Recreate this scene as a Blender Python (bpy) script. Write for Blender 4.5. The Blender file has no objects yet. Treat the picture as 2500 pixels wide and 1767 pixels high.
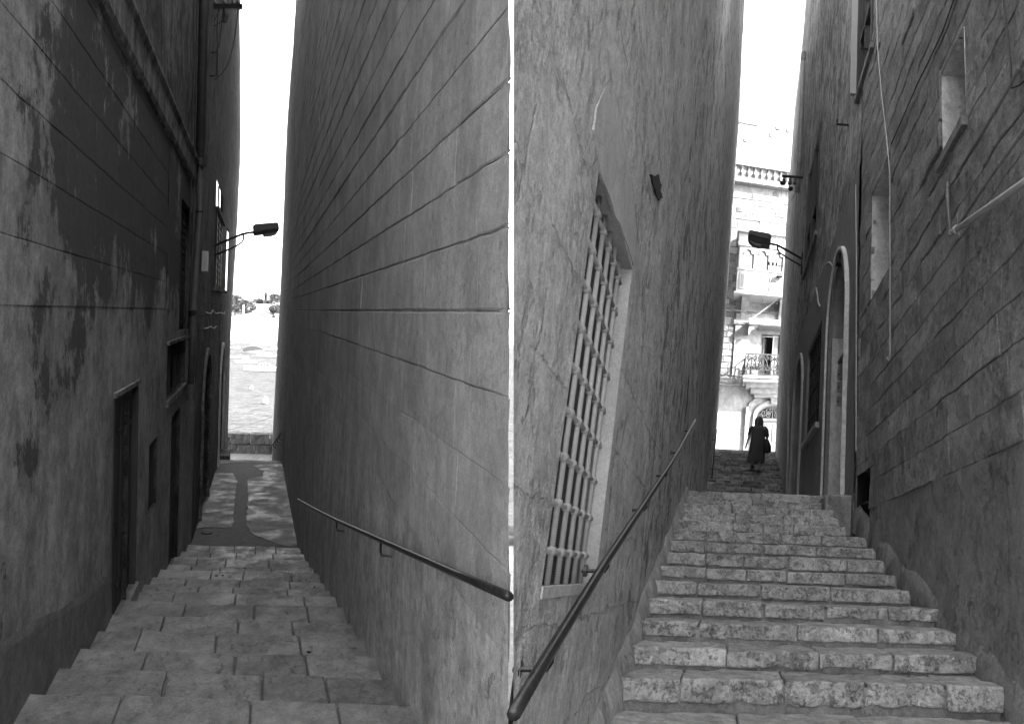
import bpy, bmesh, math, random
from mathutils import Vector, Matrix, noise
random.seed(7)
R_ = math.radians
S = bpy.context.scene
COL = S.collection

# ------------------------------------------------------------------ camera, sky, sun, exposure
PITCH = 6.2
EYE = 1.6
F, CX, CY = 1750.0, 1250.0, 883.5
cam = bpy.data.objects.new('camera', bpy.data.cameras.new('camera'))
COL.objects.link(cam)
cam.location = (0, 0, EYE)
cam.rotation_euler = (R_(90 + PITCH), 0, 0)
cam.data.sensor_width = 36
cam.data.lens = 36 * F / 2500
cam.data.clip_start = 0.05
cam.data.clip_end = 5000
S.camera = cam

SUN_AZ = R_(96)      # clockwise from +Y (the view direction): the sun stands to the right, a little behind
SUN_EL = R_(42)
world = bpy.data.worlds.new("World"); S.world = world; world.use_nodes = True
nt = world.node_tree; nt.nodes.clear()
sky = nt.nodes.new('ShaderNodeTexSky'); sky.sky_type = 'NISHITA'; sky.sun_disc = False
sky.sun_elevation = SUN_EL; sky.sun_rotation = SUN_AZ; sky.dust_density = 3.0
bw = nt.nodes.new('ShaderNodeRGBToBW')
bg = nt.nodes.new('ShaderNodeBackground'); bg.inputs[1].default_value = 0.15
wo = nt.nodes.new('ShaderNodeOutputWorld')
nt.links.new(sky.outputs[0], bw.inputs[0]); nt.links.new(bw.outputs[0], bg.inputs[0]); nt.links.new(bg.outputs[0], wo.inputs[0])
sd = bpy.data.lights.new('sun', 'SUN'); sd.energy = 2.0; sd.angle = R_(0.5); sd.color = (1, 1, 1)
sun = bpy.data.objects.new('sun', sd); COL.objects.link(sun)
dv = Vector((math.sin(SUN_AZ) * math.cos(SUN_EL), math.cos(SUN_AZ) * math.cos(SUN_EL), math.sin(SUN_EL)))
sun.rotation_euler = dv.to_track_quat('Z', 'Y').to_euler()
sun.location = (5, -5, 60)
S.view_settings.view_transform = 'Standard'; S.view_settings.look = 'None'
S.view_settings.gamma = 1; S.view_settings.use_curve_mapping = False
S.view_settings.exposure = 3.65
S.cycles.max_bounces = 8; S.cycles.diffuse_bounces = 5; S.cycles.use_denoising = True

# ------------------------------------------------------------------ frames of the two alleys
CT, ST = math.cos(R_(PITCH)), math.sin(R_(PITCH))
def c2w(c):
    return Vector((c[0], c[1] * CT - c[2] * ST, c[1] * ST + c[2] * CT + EYE))
class Frame:
    """An alley runs along ey, its steps lie along ex and its walls stand along ez."""
    def __init__(s, ex, ey, ez, o=(0, 0, 0)):
        s.M = Matrix((ex, ey, ez)).transposed(); s.I = s.M.inverted(); s.o = Vector(o)
    def w(s, p): return c2w(s.M @ Vector(p) + s.o)
    def ray(s, x, y): return s.I @ Vector(((x - CX) / F, 1, -(y - CY) / F))
    def onX(s, x, y, X): r = s.ray(x, y); return r * (X / r[0])
    def onY(s, x, y, Y): r = s.ray(x, y); return r * (Y / r[1])
    def onZ(s, x, y, Z): r = s.ray(x, y); return r * (Z / r[2])
    def px(s, p):
        c = s.M @ Vector(p) + s.o
        if c[1] < 0.05: return (-9999, -9999)
        return (CX + F * c[0] / c[1], CY - F * c[2] / c[1])
    def cam(s, p): return s.M @ Vector(p) + s.o
    def fromcam(s, c): return s.I @ (Vector(c) - s.o)
L = Frame((1, -.03, -.02), (-615 / 1750, 1, 125.5 / 1750), (.055, -.07, 1))
R = Frame((1, .07, -.058), (500 / 1750, 1, -521.5 / 1750), (.163, .297, 1))
class Id:
    def w(s, p): return Vector(p)
W0 = Id()

def slot_pt(fr, x, y, Z):
    """the point of a frame that lies x to the side and y ahead of the crossroads, at the frame's own height Z"""
    a, b = fr.fromcam((x, y, 0)), fr.fromcam((x, y, 1))
    return a + (b - a) * ((Z - a[2]) / (b[2] - a[2]))
def nz(x, y, z, s=1.0): return noise.noise(Vector((x * s, y * s, z * s)))
def lerp(a, b, t): return a + (b - a) * t
def sm(t): t = max(0, min(1, t)); return t * t * (3 - 2 * t)
def interp(pts, v):
    if v <= pts[0][0]: return pts[0][1]
    for (a, b), (c, d) in zip(pts, pts[1:]):
        if v <= c: return lerp(b, d, (v - a) / (c - a))
    return pts[-1][1]

# ------------------------------------------------------------------ materials
def nodes_of(m): m.use_nodes = True; t = m.node_tree; t.nodes.clear(); return t
class NB:
    def __init__(s, t): s.t = t
    def n(s, ty, **kw):
        x = s.t.nodes.new(ty)
        for k, v in kw.items():
            if k.startswith('i'): x.inputs[int(k[1:])].default_value = v
            else: setattr(x, k, v)
        return x
    def l(s, a, b): s.t.links.new(a, b)
    def math(s, op, a, b=None, clamp=False):
        m = s.n('ShaderNodeMath', operation=op); m.use_clamp = clamp
        for i, v in enumerate((a, b)):
            if v is None: continue
            if isinstance(v, (int, float)): m.inputs[i].default_value = v
            else: s.l(v, m.inputs[i])
        return m.outputs[0]
    def noise(s, vec, scale, detail=5, rough=.6, dist=0):
        x = s.n('ShaderNodeTexNoise'); x.inputs['Scale'].default_value = scale; x.inputs['Detail'].default_value = detail
        x.inputs['Roughness'].default_value = rough; x.inputs['Distortion'].default_value = dist
        s.l(vec, x.inputs['Vector']); return x.outputs[0]
    def ramp(s, v, a, b, c=0., d=1.):
        m = s.n('ShaderNodeMapRange'); m.clamp = True
        s.l(v, m.inputs[0]); m.inputs[1].default_value = a; m.inputs[2].default_value = b
        m.inputs[3].default_value = c; m.inputs[4].default_value = d; return m.outputs[0]
    def mixv(s, f, a, b):   # scalar mix
        m = s.n('ShaderNodeMix', data_type='FLOAT')
        for i, v in ((0, f), (2, a), (3, b)):
            if isinstance(v, (int, float)): m.inputs[i].default_value = v
            else: s.l(v, m.inputs[i])
        return m.outputs[0]
    def uvmap(s, sx, sy, ox=0, oy=0):
        u = s.n('ShaderNodeUVMap', uv_map='uv'); m = s.n('ShaderNodeMapping')
        m.inputs['Scale'].default_value = (sx, sy, 1); m.inputs['Location'].default_value = (ox, oy, 0)
        s.l(u.outputs[0], m.inputs[0]); return m.outputs[0]
    def out(s, val, rough=.9, bump=None, bstr=.5, bdist=.01, metallic=0, spec=.3):
        p = s.n('ShaderNodeBsdfPrincipled'); o = s.n('ShaderNodeOutputMaterial')
        if isinstance(val, (int, float)): p.inputs['Base Color'].default_value = (val, val, val, 1)
        else: s.l(val, p.inputs['Base Color'])
        if isinstance(rough, (int, float)): p.inputs['Roughness'].default_value = rough
        else: s.l(rough, p.inputs['Roughness'])
        p.inputs['Metallic'].default_value = metallic
        p.inputs['Specular IOR Level'].default_value = spec
        if bump is not None:
            b = s.n('ShaderNodeBump'); b.inputs['Strength'].default_value = bstr; b.inputs['Distance'].default_value = bdist
            s.l(bump, b.inputs['Height']); s.l(b.outputs[0], p.inputs['Normal'])
        s.l(p.outputs[0], o.inputs[0]); return p

def stone(name, lo, hi, big=.9, streak=.25, pit=.5, pits=14, course=0, cdark=.5, bdist=.012, bstr=.6,
          fine=.18, rnd=.15, spots=0, flake=None, rough=.9, spec=.25, stretch=1.0, wet=0, grime=None, paint=None, tread=0., mid=1.0):
    """weathered limestone or plaster: clouds, streaks, pits, flakes, cracks, all from noise"""
    m = bpy.data.materials.new(name); t = nodes_of(m); b = NB(t)
    g = b.n('ShaderNodeNewGeometry').outputs['Position']
    at = b.n('ShaderNodeAttribute', attribute_name='rnd')
    n1 = b.noise(g, big, 6, .62, .4)
    n2 = b.noise(g, big * 5.3, 6, .65, .2)
    nf = b.noise(g, 48, 8, .82)
    v = b.mixv(b.ramp(n1, .32, .68), lo, hi)
    v = b.math('MULTIPLY', v, b.ramp(n2, .34, .66, 1 - .24 * mid, 1 + .22 * mid))
    v = b.math('MULTIPLY', v, b.ramp(nf, .38, .62, 1 - fine, 1 + fine))
    nf2 = b.noise(g, 170, 3, .6)
    v = b.math('MULTIPLY', v, b.ramp(nf2, .35, .65, .82, 1.15))
    nf3 = b.noise(g, 16, 6, .75, .6)
    v = b.math('MULTIPLY', v, b.ramp(nf3, .38, .60, 1 - fine * .9, 1 + fine * .6))
    bump = b.math('MULTIPLY', n2, .9)
    bump = b.math('ADD', bump, b.math('MULTIPLY', nf, .5))
    if streak:
        s1 = b.noise(b.uvmap(3.4, 1.3), 1, 9, .74, .1)
        s2 = b.noise(b.uvmap(15, 6), 1, 7, .8, 0)
        v = b.math('MULTIPLY', v, b.ramp(s1, .42, .58, 1 - streak, 1 + streak * .6))
        v = b.math('MULTIPLY', v, b.ramp(s2, .40, .62, 1 + streak * .35, 1 - streak * .6))
    if pit:
        pn = b.noise(b.uvmap(pits, pits * .62 * stretch), 1, 8, .78, .15)
        pm = b.ramp(pn, .565, .60)
        msk = b.ramp(b.noise(g, 1.3, 3), .40, .62)
        pm = b.math('MULTIPLY', pm, msk)
        v = b.math('MULTIPLY', v, b.math('SUBTRACT', 1, b.math('MULTIPLY', pm, pit * .45)))
        bump = b.math('SUBTRACT', bump, b.math('MULTIPLY', pm, pit * 1.6))
        # short scratches and flaking lines
        cn = b.noise(b.uvmap(7, 4), 1, 9, .8, .3)
        cm = b.math('SUBTRACT', 1, b.ramp(b.math('ABSOLUTE', b.math('SUBTRACT', cn, .5)), 0, .012))
        cm = b.math('MULTIPLY', cm, b.ramp(b.noise(g, 2.1, 3), .5, .62))
        v = b.math('MULTIPLY', v, b.math('SUBTRACT', 1, b.math('MULTIPLY', cm, pit * .25)))
        bump = b.math('SUBTRACT', bump, b.math('MULTIPLY', cm, pit * .4))
    if course:
        u = b.n('ShaderNodeUVMap', uv_map='uv'); sp = b.n('ShaderNodeSeparateXYZ'); b.l(u.outputs[0], sp.inputs[0])
        wob = b.math('MULTIPLY', b.math('SUBTRACT', b.noise(b.uvmap(2.2, 2.2), 1, 6, .75), .5), course * .42)
        y = b.math('DIVIDE', b.math('ADD', sp.outputs[1], wob), course)
        fr = b.math('ABSOLUTE', b.math('SUBTRACT', b.math('FRACT', y), .5))
        wid = b.ramp(b.noise(b.uvmap(1.7, 1.7, 5), 1, 6, .7), .44, .70, 0, .060)
        ln = b.ramp(b.math('SUBTRACT', fr, wid), -.01, .006, 1, 0)
        ln = b.math('MULTIPLY', ln, b.ramp(wid, .0, .008))
        # upright joints, few
        xx = b.math('DIVIDE', b.math('ADD', sp.outputs[0], wob), course * 2.4)
        fx = b.math('ABSOLUTE', b.math('SUBTRACT', b.math('FRACT', b.math('ADD', xx, b.math('MULTIPLY', b.math('FLOOR', y), .37))), .5))
        lx = b.math('MULTIPLY', b.ramp(fx, .004, .012, 1, 0), b.ramp(b.noise(b.uvmap(1.9, 1.9, 9), 1, 4), .5, .6))
        ln = b.math('MAXIMUM', ln, lx)
        v = b.math('MULTIPLY', v, b.math('SUBTRACT', 1, b.math('MULTIPLY', ln, cdark)))
        bump = b.math('SUBTRACT', bump, b.math('MULTIPLY', ln, 4 * cdark))
    if spots:
        sp1 = b.n('ShaderNodeTexVoronoi'); sp1.inputs['Scale'].default_value = 34; b.l(g, sp1.inputs['Vector'])
        s2 = b.noise(g, 30, 5, .8)
        s2 = b.noise(g, 42, 5, .8)
        sm_ = b.ramp(b.math('ADD', b.math('MULTIPLY', s2, 1.0), b.math('MULTIPLY', b.noise(g, 9, 4), .6)), .83, .90)
        gn = b.n('ShaderNodeSeparateXYZ'); b.l(b.n('ShaderNodeNewGeometry').outputs['Normal'], gn.inputs[0]); up = b.ramp(b.math('ABSOLUTE', gn.outputs[2]), .5, .9)
        sm_ = b.math('MULTIPLY', sm_, b.math('SUBTRACT', 1, b.math('MULTIPLY', up, .8)))
        v = b.math('MULTIPLY', v, b.math('SUBTRACT', 1, b.math('MULTIPLY', sm_, spots)))
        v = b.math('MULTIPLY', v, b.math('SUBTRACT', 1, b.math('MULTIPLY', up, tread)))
        bump = b.math('SUBTRACT', bump, b.math('MULTIPLY', sm_, .35))
    if flake:      # (value under the flaked coat, threshold, softness)
        fn = b.noise(b.uvmap(3.6, 1.9), 1, 12, .78, .1)
        fm = b.ramp(fn, flake[1], flake[1] + flake[2])
        if len(flake) > 3:
            u3 = b.n('ShaderNodeUVMap', uv_map='uv'); s3_ = b.n('ShaderNodeSeparateXYZ'); b.l(u3.outputs[0], s3_.inputs[0])
            gx = b.math('ADD', s3_.outputs[0], b.math('MULTIPLY', s3_.outputs[1], flake[5]))
            off = b.ramp(gx, flake[3], flake[4], .14, 0)
            fm = b.ramp(b.math('SUBTRACT', fn, off), flake[1], flake[1] + flake[2])
        v = b.mixv(fm, v, flake[0])
        bump = b.math('ADD', bump, b.math('MULTIPLY', fm, .5))
    if paint:      # an old dark coat, flaked: (value, left edge, right edge, lower edge, upper edge)
        u4 = b.n('ShaderNodeUVMap', uv_map='uv'); s4 = b.n('ShaderNodeSeparateXYZ'); b.l(u4.outputs[0], s4.inputs[0])
        pn_ = b.noise(b.uvmap(3.2, 1.8), 1, 12, .8, .1); pb = b.noise(b.uvmap(.7, .7), 1, 4, .6)
        k_ = b.math('MINIMUM', b.ramp(s4.outputs[0], paint[1], paint[2]), b.ramp(s4.outputs[1], paint[3], paint[4]))
        k_ = b.math('ADD', b.math('ADD', b.math('MULTIPLY', k_, .34), pn_), b.math('MULTIPLY', b.math('SUBTRACT', pb, .5), 1.15))
        pm_ = b.ramp(k_, .70, .735)
        soft = b.ramp(k_, .50, .80, 1.05, .6)
        v = b.mixv(pm_, b.math('MULTIPLY', v, soft), b.math('MULTIPLY', b.ramp(nf3, .3, .7, .75, 1.3), paint[0]))
        bump = b.math('ADD', bump, b.math('MULTIPLY', pm_, .3))
    if grime:      # (local height below which damp stains start, span, factor)
        u2 = b.n('ShaderNodeUVMap', uv_map='uv'); s2_ = b.n('ShaderNodeSeparateXYZ'); b.l(u2.outputs[0], s2_.inputs[0])
        h = b.math('ADD', s2_.outputs[1], b.math('MULTIPLY', b.noise(b.uvmap(3, 1), 1, 6, .7), .8))
        gm = b.ramp(h, grime[0], grime[0] + grime[1], grime[2], 1)
        v = b.math('MULTIPLY', v, gm)
    if rnd:
        v = b.math('MULTIPLY', v, b.ramp(at.outputs['Fac'], 0, 1, 1 - rnd, 1 + rnd))
    rr = rough
    if wet: rr = b.ramp(b.noise(g, 2.2, 5), .42, .6, rough, wet)
    b.out(v, rr, bump, bstr, bdist, spec=spec)
    return m

def plain(name, val, rough=.6, metallic=0, var=.15, sc=9, spec=.4, bdist=.002):
    m = bpy.data.materials.new(name); t = nodes_of(m); b = NB(t)
    g = b.n('ShaderNodeNewGeometry').outputs['Position']
    n = b.noise(g, sc, 5, .65)
    v = b.math('MULTIPLY', b.ramp(n, .3, .7, 1 - var, 1 + var), val)
    b.out(v, rough, n, .4, bdist, metallic, spec); return m

def wood(name, val, rough=.8):
    m = bpy.data.materials.new(name); t = nodes_of(m); b = NB(t)
    n = b.noise(b.uvmap(40, 2.2), 1, 6, .7, .4); n2 = b.noise(b.uvmap(3, .8), 1, 5, .6)
    v = b.math('MULTIPLY', b.math('MULTIPLY', b.ramp(n, .3, .7, .7, 1.25), b.ramp(n2, .3, .7, .75, 1.25)), val)
    at = b.n('ShaderNodeAttribute', attribute_name='rnd')
    v = b.math('MULTIPLY', v, b.ramp(at.outputs['Fac'], 0, 1, .85, 1.15))
    b.out(v, rough, n, .5, .004); return m

M = {}
M['ashlar'] = stone('ashlar', .31, .41, streak=.13, mid=.45, fine=.12, pit=.6, pits=20, rnd=.09, bdist=.008)
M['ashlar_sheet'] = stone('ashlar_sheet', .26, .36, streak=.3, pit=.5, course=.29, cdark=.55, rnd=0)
M['ashlar_low'] = stone('ashlar_low', .33, .47, big=1.5, streak=.2, mid=.7, fine=.14, pit=1.0, pits=10, rnd=0, bdist=.014)
M['mortar'] = stone('mortar', .13, .19, streak=0, pit=.3, rnd=0)
M['rough_wall'] = stone('rough_wall', .47, .62, big=1.6, streak=.06, mid=.5, pit=1.0, pits=11, course=.34, cdark=.12, rnd=0, bdist=.03, bstr=.9, fine=.20, stretch=.8, flake=(.23, .53, .03, 3.3, 4.6, -.25))
M['patch'] = stone('patch', .38, .46, streak=.08, mid=.4, fine=.1, pit=.25, rnd=0, bdist=.006)
M['worn'] = stone('worn', .15, .22, big=2.2, streak=.5, pit=.6, pits=16, rnd=0, bdist=.02)
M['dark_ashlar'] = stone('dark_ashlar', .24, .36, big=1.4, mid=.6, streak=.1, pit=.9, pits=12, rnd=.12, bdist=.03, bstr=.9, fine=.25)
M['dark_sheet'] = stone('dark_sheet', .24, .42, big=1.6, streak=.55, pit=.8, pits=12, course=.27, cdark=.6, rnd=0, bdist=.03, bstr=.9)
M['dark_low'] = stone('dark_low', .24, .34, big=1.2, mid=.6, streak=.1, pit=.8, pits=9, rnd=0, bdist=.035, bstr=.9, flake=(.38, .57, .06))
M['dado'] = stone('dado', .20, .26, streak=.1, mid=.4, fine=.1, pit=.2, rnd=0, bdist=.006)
M['lit_limewash'] = stone('lit_limewash', .58, .72, big=2.2, streak=.12, mid=.6, fine=.08, pit=.5, rnd=0, bdist=.008)  # pale plaster, lightened to stand in for light on jambs and slot walls
M['jamb'] = stone('jamb', .32, .40, streak=.08, mid=.4, fine=.08, pit=.2, rnd=0, bdist=.004)
M['trim'] = stone('trim', .34, .42, streak=.15, pit=.3, rnd=.06, bdist=.005)
PT = (.05, 2.6, 5.4, -.7, .6)
M['old_plaster'] = stone('old_plaster', .19, .29, big=1.0, streak=.2, pit=.5, rnd=0, bdist=.010, paint=PT)
M['peeling'] = stone('peeling', .19, .29, big=1.0, streak=.2, pit=.5, rnd=.1, bdist=.012, paint=PT)
M['peeling_near'] = stone('peeling_near', .15, .22, big=1.3, streak=.3, pit=.4, rnd=.15, bdist=.012, flake=(.36, .46, .04))
M['old_mortar'] = stone('old_mortar', .18, .28, streak=.2, pit=.4, rnd=0, flake=(.09, .58, .05))
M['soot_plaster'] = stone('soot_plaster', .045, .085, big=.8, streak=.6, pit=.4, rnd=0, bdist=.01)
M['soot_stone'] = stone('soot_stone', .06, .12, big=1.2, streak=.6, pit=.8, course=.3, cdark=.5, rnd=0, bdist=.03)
M['cornice'] = stone('cornice', .11, .17, big=1.6, streak=.6, pit=.5, rnd=0)
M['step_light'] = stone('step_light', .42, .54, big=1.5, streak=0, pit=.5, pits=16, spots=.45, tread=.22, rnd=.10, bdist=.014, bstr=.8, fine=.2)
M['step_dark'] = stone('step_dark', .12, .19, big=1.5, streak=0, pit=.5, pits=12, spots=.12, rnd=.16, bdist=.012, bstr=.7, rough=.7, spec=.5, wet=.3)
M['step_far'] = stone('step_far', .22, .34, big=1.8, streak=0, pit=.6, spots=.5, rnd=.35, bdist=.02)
M['filler'] = stone('filler', .26, .36, streak=0, pit=.5, rnd=0)
M['filler_dark'] = stone('filler_dark', .08, .12, streak=0, pit=.5, rnd=0)
M['ramp_dark'] = stone('ramp_dark', .055, .08, big=2, streak=0, pit=.4, rnd=0, rough=.7, bdist=.01)
M['ramp_light'] = stone('ramp_light', .10, .15, big=1.6, streak=0, pit=.5, spots=.25, rnd=0, rough=.7, wet=.42, spec=.4, bdist=.02)
M['parapet'] = stone('parapet', .15, .24, big=1.2, streak=.3, pit=.5, rnd=0)
M['paving'] = stone('paving', .30, .42, big=1.2, streak=0, pit=.3, rnd=.1)
M['white_stone'] = stone('white_stone', .34, .42, big=.5, streak=.1, pit=.25, rnd=.08, bdist=.006)
M['cream_stone'] = stone('cream_stone', .27, .35, big=.7, streak=.1, pit=.3, rnd=.1, bdist=.006)
M['rubble'] = stone('rubble', .15, .27, big=2.5, streak=.1, pit=.9, rnd=.3, bdist=.04)
M['white_paint'] = plain('white_paint', .42, .5, var=.05)
M['grey_soffit'] = plain('grey_soffit', .26, .8)
M['iron'] = plain('iron', .02, .6, 0)
M['iron_worn'] = plain('iron_worn', .035, .35, .5, var=.5, sc=30, spec=.5)
M['grille_paint'] = plain('grille_paint', .38, .55, 0, var=.1, sc=40)
M['pvc'] = plain('pvc', .5, .5, var=.1)
M['pvc_dark'] = plain('pvc_dark', .22, .55, var=.2)
M['pipe_worn'] = plain('pipe_worn', .06, .7, var=.3, sc=6)
M['cable'] = plain('cable', .03, .6)
M['cable_light'] = plain('cable_light', .45, .5)
M['lamp_grey'] = plain('lamp_grey', .11, .5, var=.1)
M['lamp_dark'] = plain('lamp_dark', .03, .5)
M['porcelain'] = plain('porcelain', .06, .3)
M['door_wood'] = wood('door_wood', .045)
M['shutter_wood'] = wood('shutter_wood', .075, .6)
M['door_grey'] = plain('door_grey', .13, .5, var=.08)
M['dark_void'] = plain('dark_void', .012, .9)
M['dress'] = plain('dress', .06, .85, var=.12, sc=14)
M['bag'] = plain('bag', .025, .6)
M['skin'] = plain('skin', .26, .6, var=.06)
M['hair'] = plain('hair', .08, .5, var=.3, sc=60)
M['plate'] = plain('plate', .30, .4)
M['hull'] = plain('hull', .8, .35, var=.03)
M['canvas'] = plain('canvas', .14, .8)
M['bark'] = plain('bark', .12, .9)
M['wire_screen'] = None
def mk_screen():
    m = bpy.data.materials.new('wire_screen'); t = nodes_of(m); b = NB(t)
    u = b.n('ShaderNodeUVMap', uv_map='uv'); sp = b.n('ShaderNodeSeparateXYZ'); b.l(u.outputs[0], sp.inputs[0])
    a = b.math('FRACT', b.math('MULTIPLY', sp.outputs[0], 110)); c = b.math('FRACT', b.math('MULTIPLY', sp.outputs[1], 110))
    k = b.math('MAXIMUM', b.ramp(a, .72, .8), b.ramp(c, .72, .8))
    n = b.noise(b.n('ShaderNodeNewGeometry').outputs['Position'], 12, 4)
    v = b.math('MULTIPLY', b.mixv(k, .03, .17), b.ramp(n, .3, .7, .6, 1.3))
    b.out(v, .8, k, .5, .002); return m
M['wire_screen'] = mk_screen()
def mk_glass(name, val, rough):
    m = bpy.data.materials.new(name); t = nodes_of(m); b = NB(t)
    n = b.noise(b.n('ShaderNodeNewGeometry').outputs['Position'], 3, 3)
    b.out(b.math('MULTIPLY', b.ramp(n, .3, .7, .8, 1.2), val), rough, n, .1, .001, spec=1.0); return m
M['glass'] = mk_glass('glass', .03, .04)
M['lens'] = mk_glass('lens', .25, .15)
def mk_sea():
    m = bpy.data.materials.new('sea_water'); t = nodes_of(m); b = NB(t)
    g = b.n('ShaderNodeNewGeometry').outputs['Position']
    mp = b.n('ShaderNodeMapping'); mp.inputs['Scale'].default_value = (.5, 1.2, 1); b.l(g, mp.inputs[0])
    n = b.noise(mp.outputs[0], 1.3, 6, .7, .5); n2 = b.noise(mp.outputs[0], .25, 4, .6)
    h = b.math('ADD', n, b.math('MULTIPLY', n2, 1.2))
    b.out(b.ramp(n, .36, .64, .028, .10), .5, h, 1.0, .6, spec=.02); return m
M['sea'] = mk_sea()
def mk_leaf(name, val):
    m = bpy.data.materials.new(name); t = nodes_of(m); b = NB(t)
    at = b.n('ShaderNodeAttribute', attribute_name='rnd')
    b.out(b.math('MULTIPLY', b.ramp(at.outputs['Fac'], 0, 1, .6, 1.4), val), .8); return m
M['leaf'] = mk_leaf('leaf', .12)
M['hill'] = stone('hill', .35, .5, big=.05, streak=0, pit=0, rnd=0)

# ------------------------------------------------------------------ mesh builder
ROOT = {}
def props(o, label=None, cat=None, group=None, kind=None):
    if label: o['label'] = label
    if cat: o['category'] = cat
    if group: o['group'] = group
    if kind: o['kind'] = kind
    return o
class MB:
    def __init__(s, fr=W0, fn=None):
        s.v = []; s.f = []; s.r = []; s.fr = fr; s.fn = fn
    def V(s, p):
        s.v.append(tuple(p) if s.fn is None else tuple(s.fn(*p))); return len(s.v) - 1
    def Fc(s, idx, r=None): s.f.append(tuple(idx)); s.r.append(random.random() if r is None else r)
    def quad(s, a, b, c, d, r=None): s.Fc([s.V(a), s.V(b), s.V(c), s.V(d)], r)
    def box(s, x0, x1, y0, y1, z0, z1, r=None):
        if r is None: r = random.random()
        i = [s.V((x, y, z)) for z in (z0, z1) for y in (y0, y1) for x in (x0, x1)]
        for q in ((0, 2, 3, 1), (4, 5, 7, 6), (0, 1, 5, 4), (2, 6, 7, 3), (0, 4, 6, 2), (1, 3, 7, 5)): s.Fc([i[k] for k in q], r)
        return s
    def prism(s, pts, lo, hi, axis='Y', r=None):
        """closed outline extruded along an axis; pts are the two other coordinates"""
        if r is None: r = random.random()
        def P(a, b, c): return {'Y': (a, c, b), 'X': (c, a, b), 'Z': (a, b, c)}[axis]
        A = [s.V(P(a, b, lo)) for a, b in pts]; B = [s.V(P(a, b, hi)) for a, b in pts]
        n = len(pts); s.Fc(A[::-1], r); s.Fc(B, r)
        for i in range(n): s.Fc([A[i], A[(i + 1) % n], B[(i + 1) % n], B[i]], r)
        return s
    def tube(s, path, rad, n=8, caps=True, r=None):
        if r is None: r = random.random()
        path = [Vector(p) for p in path]
        rads = rad if isinstance(rad, (list, tuple)) else [rad] * len(path)
        rings = []
        up = None
        for i, p in enumerate(path):
            d = (path[min(i + 1, len(path) - 1)] - path[max(i - 1, 0)])
            if d.length < 1e-9: d = Vector((0, 0, 1))
            d.normalize()
            if up is None:
                up = Vector((0, 0, 1)) if abs(d.z) < .9 else Vector((1, 0, 0))
            a = d.cross(up)
            if a.length < 1e-4: a = d.cross(Vector((1, 0, 0)))
            a.normalize(); c = a.cross(d); up = c
            rings.append([s.V(p + (a * math.cos(2 * math.pi * k / n) + c * math.sin(2 * math.pi * k / n)) * rads[i]) for k in range(n)])
        for A, B in zip(rings, rings[1:]):
            for k in range(n): s.Fc([A[k], A[(k + 1) % n], B[(k + 1) % n], B[k]], r)
        if caps: s.Fc(rings[0][::-1], r); s.Fc(rings[-1], r)
        return s
    def lathe(s, c, prof, n=12, r=None, axis=2):
        """prof: (radius, height) pairs; c: centre of the base"""
        if r is None: r = random.random()
        rings = []
        for q, h in prof:
            ring = []
            for k in range(n):
                a = 2 * math.pi * k / n; o = [q * math.cos(a), q * math.sin(a)]
                p = list(c)
                ax = [i for i in range(3) if i != axis]
                p[ax[0]] += o[0]; p[ax[1]] += o[1]; p[axis] += h
                ring.append(s.V(p))
            rings.append(ring)
        for A, B in zip(rings, rings[1:]):
            for k in range(n): s.Fc([A[k], A[(k + 1) % n], B[(k + 1) % n], B[k]], r)
        s.Fc(rings[0][::-1], r); s.Fc(rings[-1], r); return s
    def rock(s, x0, x1, y0, y1, z0, z1, nx, ny, nz_, rad, amp, seed=0, open_bottom=False, fscale=3.0, wear=0):
        """a hewn stone: rounded edges and an uneven skin"""
        rr = random.random()
        def lines(a, b, n):
            q = min(rad, (b - a) * .3)
            return [a, a + q * .35, a + q] + [lerp(a + q, b - q, (i + 1) / (n + 1)) for i in range(n)] + [b - q, b - q * .35, b]
        X, Y, Z = lines(x0, x1, nx), lines(y0, y1, ny), lines(z0, z1, nz_)
        idx = {}
        def g(i, j, k):
            if (i, j, k) in idx: return idx[(i, j, k)]
            p = Vector((X[i], Y[j], Z[k])); q = Vector((min(max(p.x, X[2]), X[-3]), min(max(p.y, Y[2]), Y[-3]), min(max(p.z, Z[2]), Z[-3])))
            d = p - q
            if d.length > 1e-9:
                m = max(abs(d.x) / max(X[2] - X[0], 1e-9), abs(d.y) / max(Y[2] - Y[0], 1e-9), abs(d.z) / max(Z[2] - Z[0], 1e-9))
                t = d.normalized()
                p = q + Vector((t.x * (X[2] - X[0]), t.y * (Y[2] - Y[0]), t.z * (Z[2] - Z[0]))) * m
            o = Vector((p.x * fscale + seed, p.y * fscale, p.z * fscale + seed * .7))
            nv = noise.noise_vector(o) * amp + noise.noise_vector(o * 3.7) * amp * .45
            if wear and d.length > 1e-9:
                c = max(0, noise.noise(o * 1.6) - .12) * wear
                p = p - d.normalized() * c
            idx[(i, j, k)] = s.V(p + nv); return idx[(i, j, k)]
        a, b, c = len(X) - 1, len(Y) - 1, len(Z) - 1
        for i in range(a):
            for j in range(b):
                if not open_bottom: s.Fc([g(i, j, 0), g(i, j + 1, 0), g(i + 1, j + 1, 0), g(i + 1, j, 0)], rr)
                s.Fc([g(i, j, c), g(i + 1, j, c), g(i + 1, j + 1, c), g(i, j + 1, c)], rr)
        for i in range(a):
            for k in range(c):
                s.Fc([g(i, 0, k), g(i + 1, 0, k), g(i + 1, 0, k + 1), g(i, 0, k + 1)], rr)
                s.Fc([g(i, b, k), g(i, b, k + 1), g(i + 1, b, k + 1), g(i + 1, b, k)], rr)
        for j in range(b):
            for k in range(c):
                s.Fc([g(0, j, k), g(0, j, k + 1), g(0, j + 1, k + 1), g(0, j + 1, k)], rr)
                s.Fc([g(a, j, k), g(a, j + 1, k), g(a, j + 1, k + 1), g(a, j, k + 1)], rr)
        return s
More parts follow.
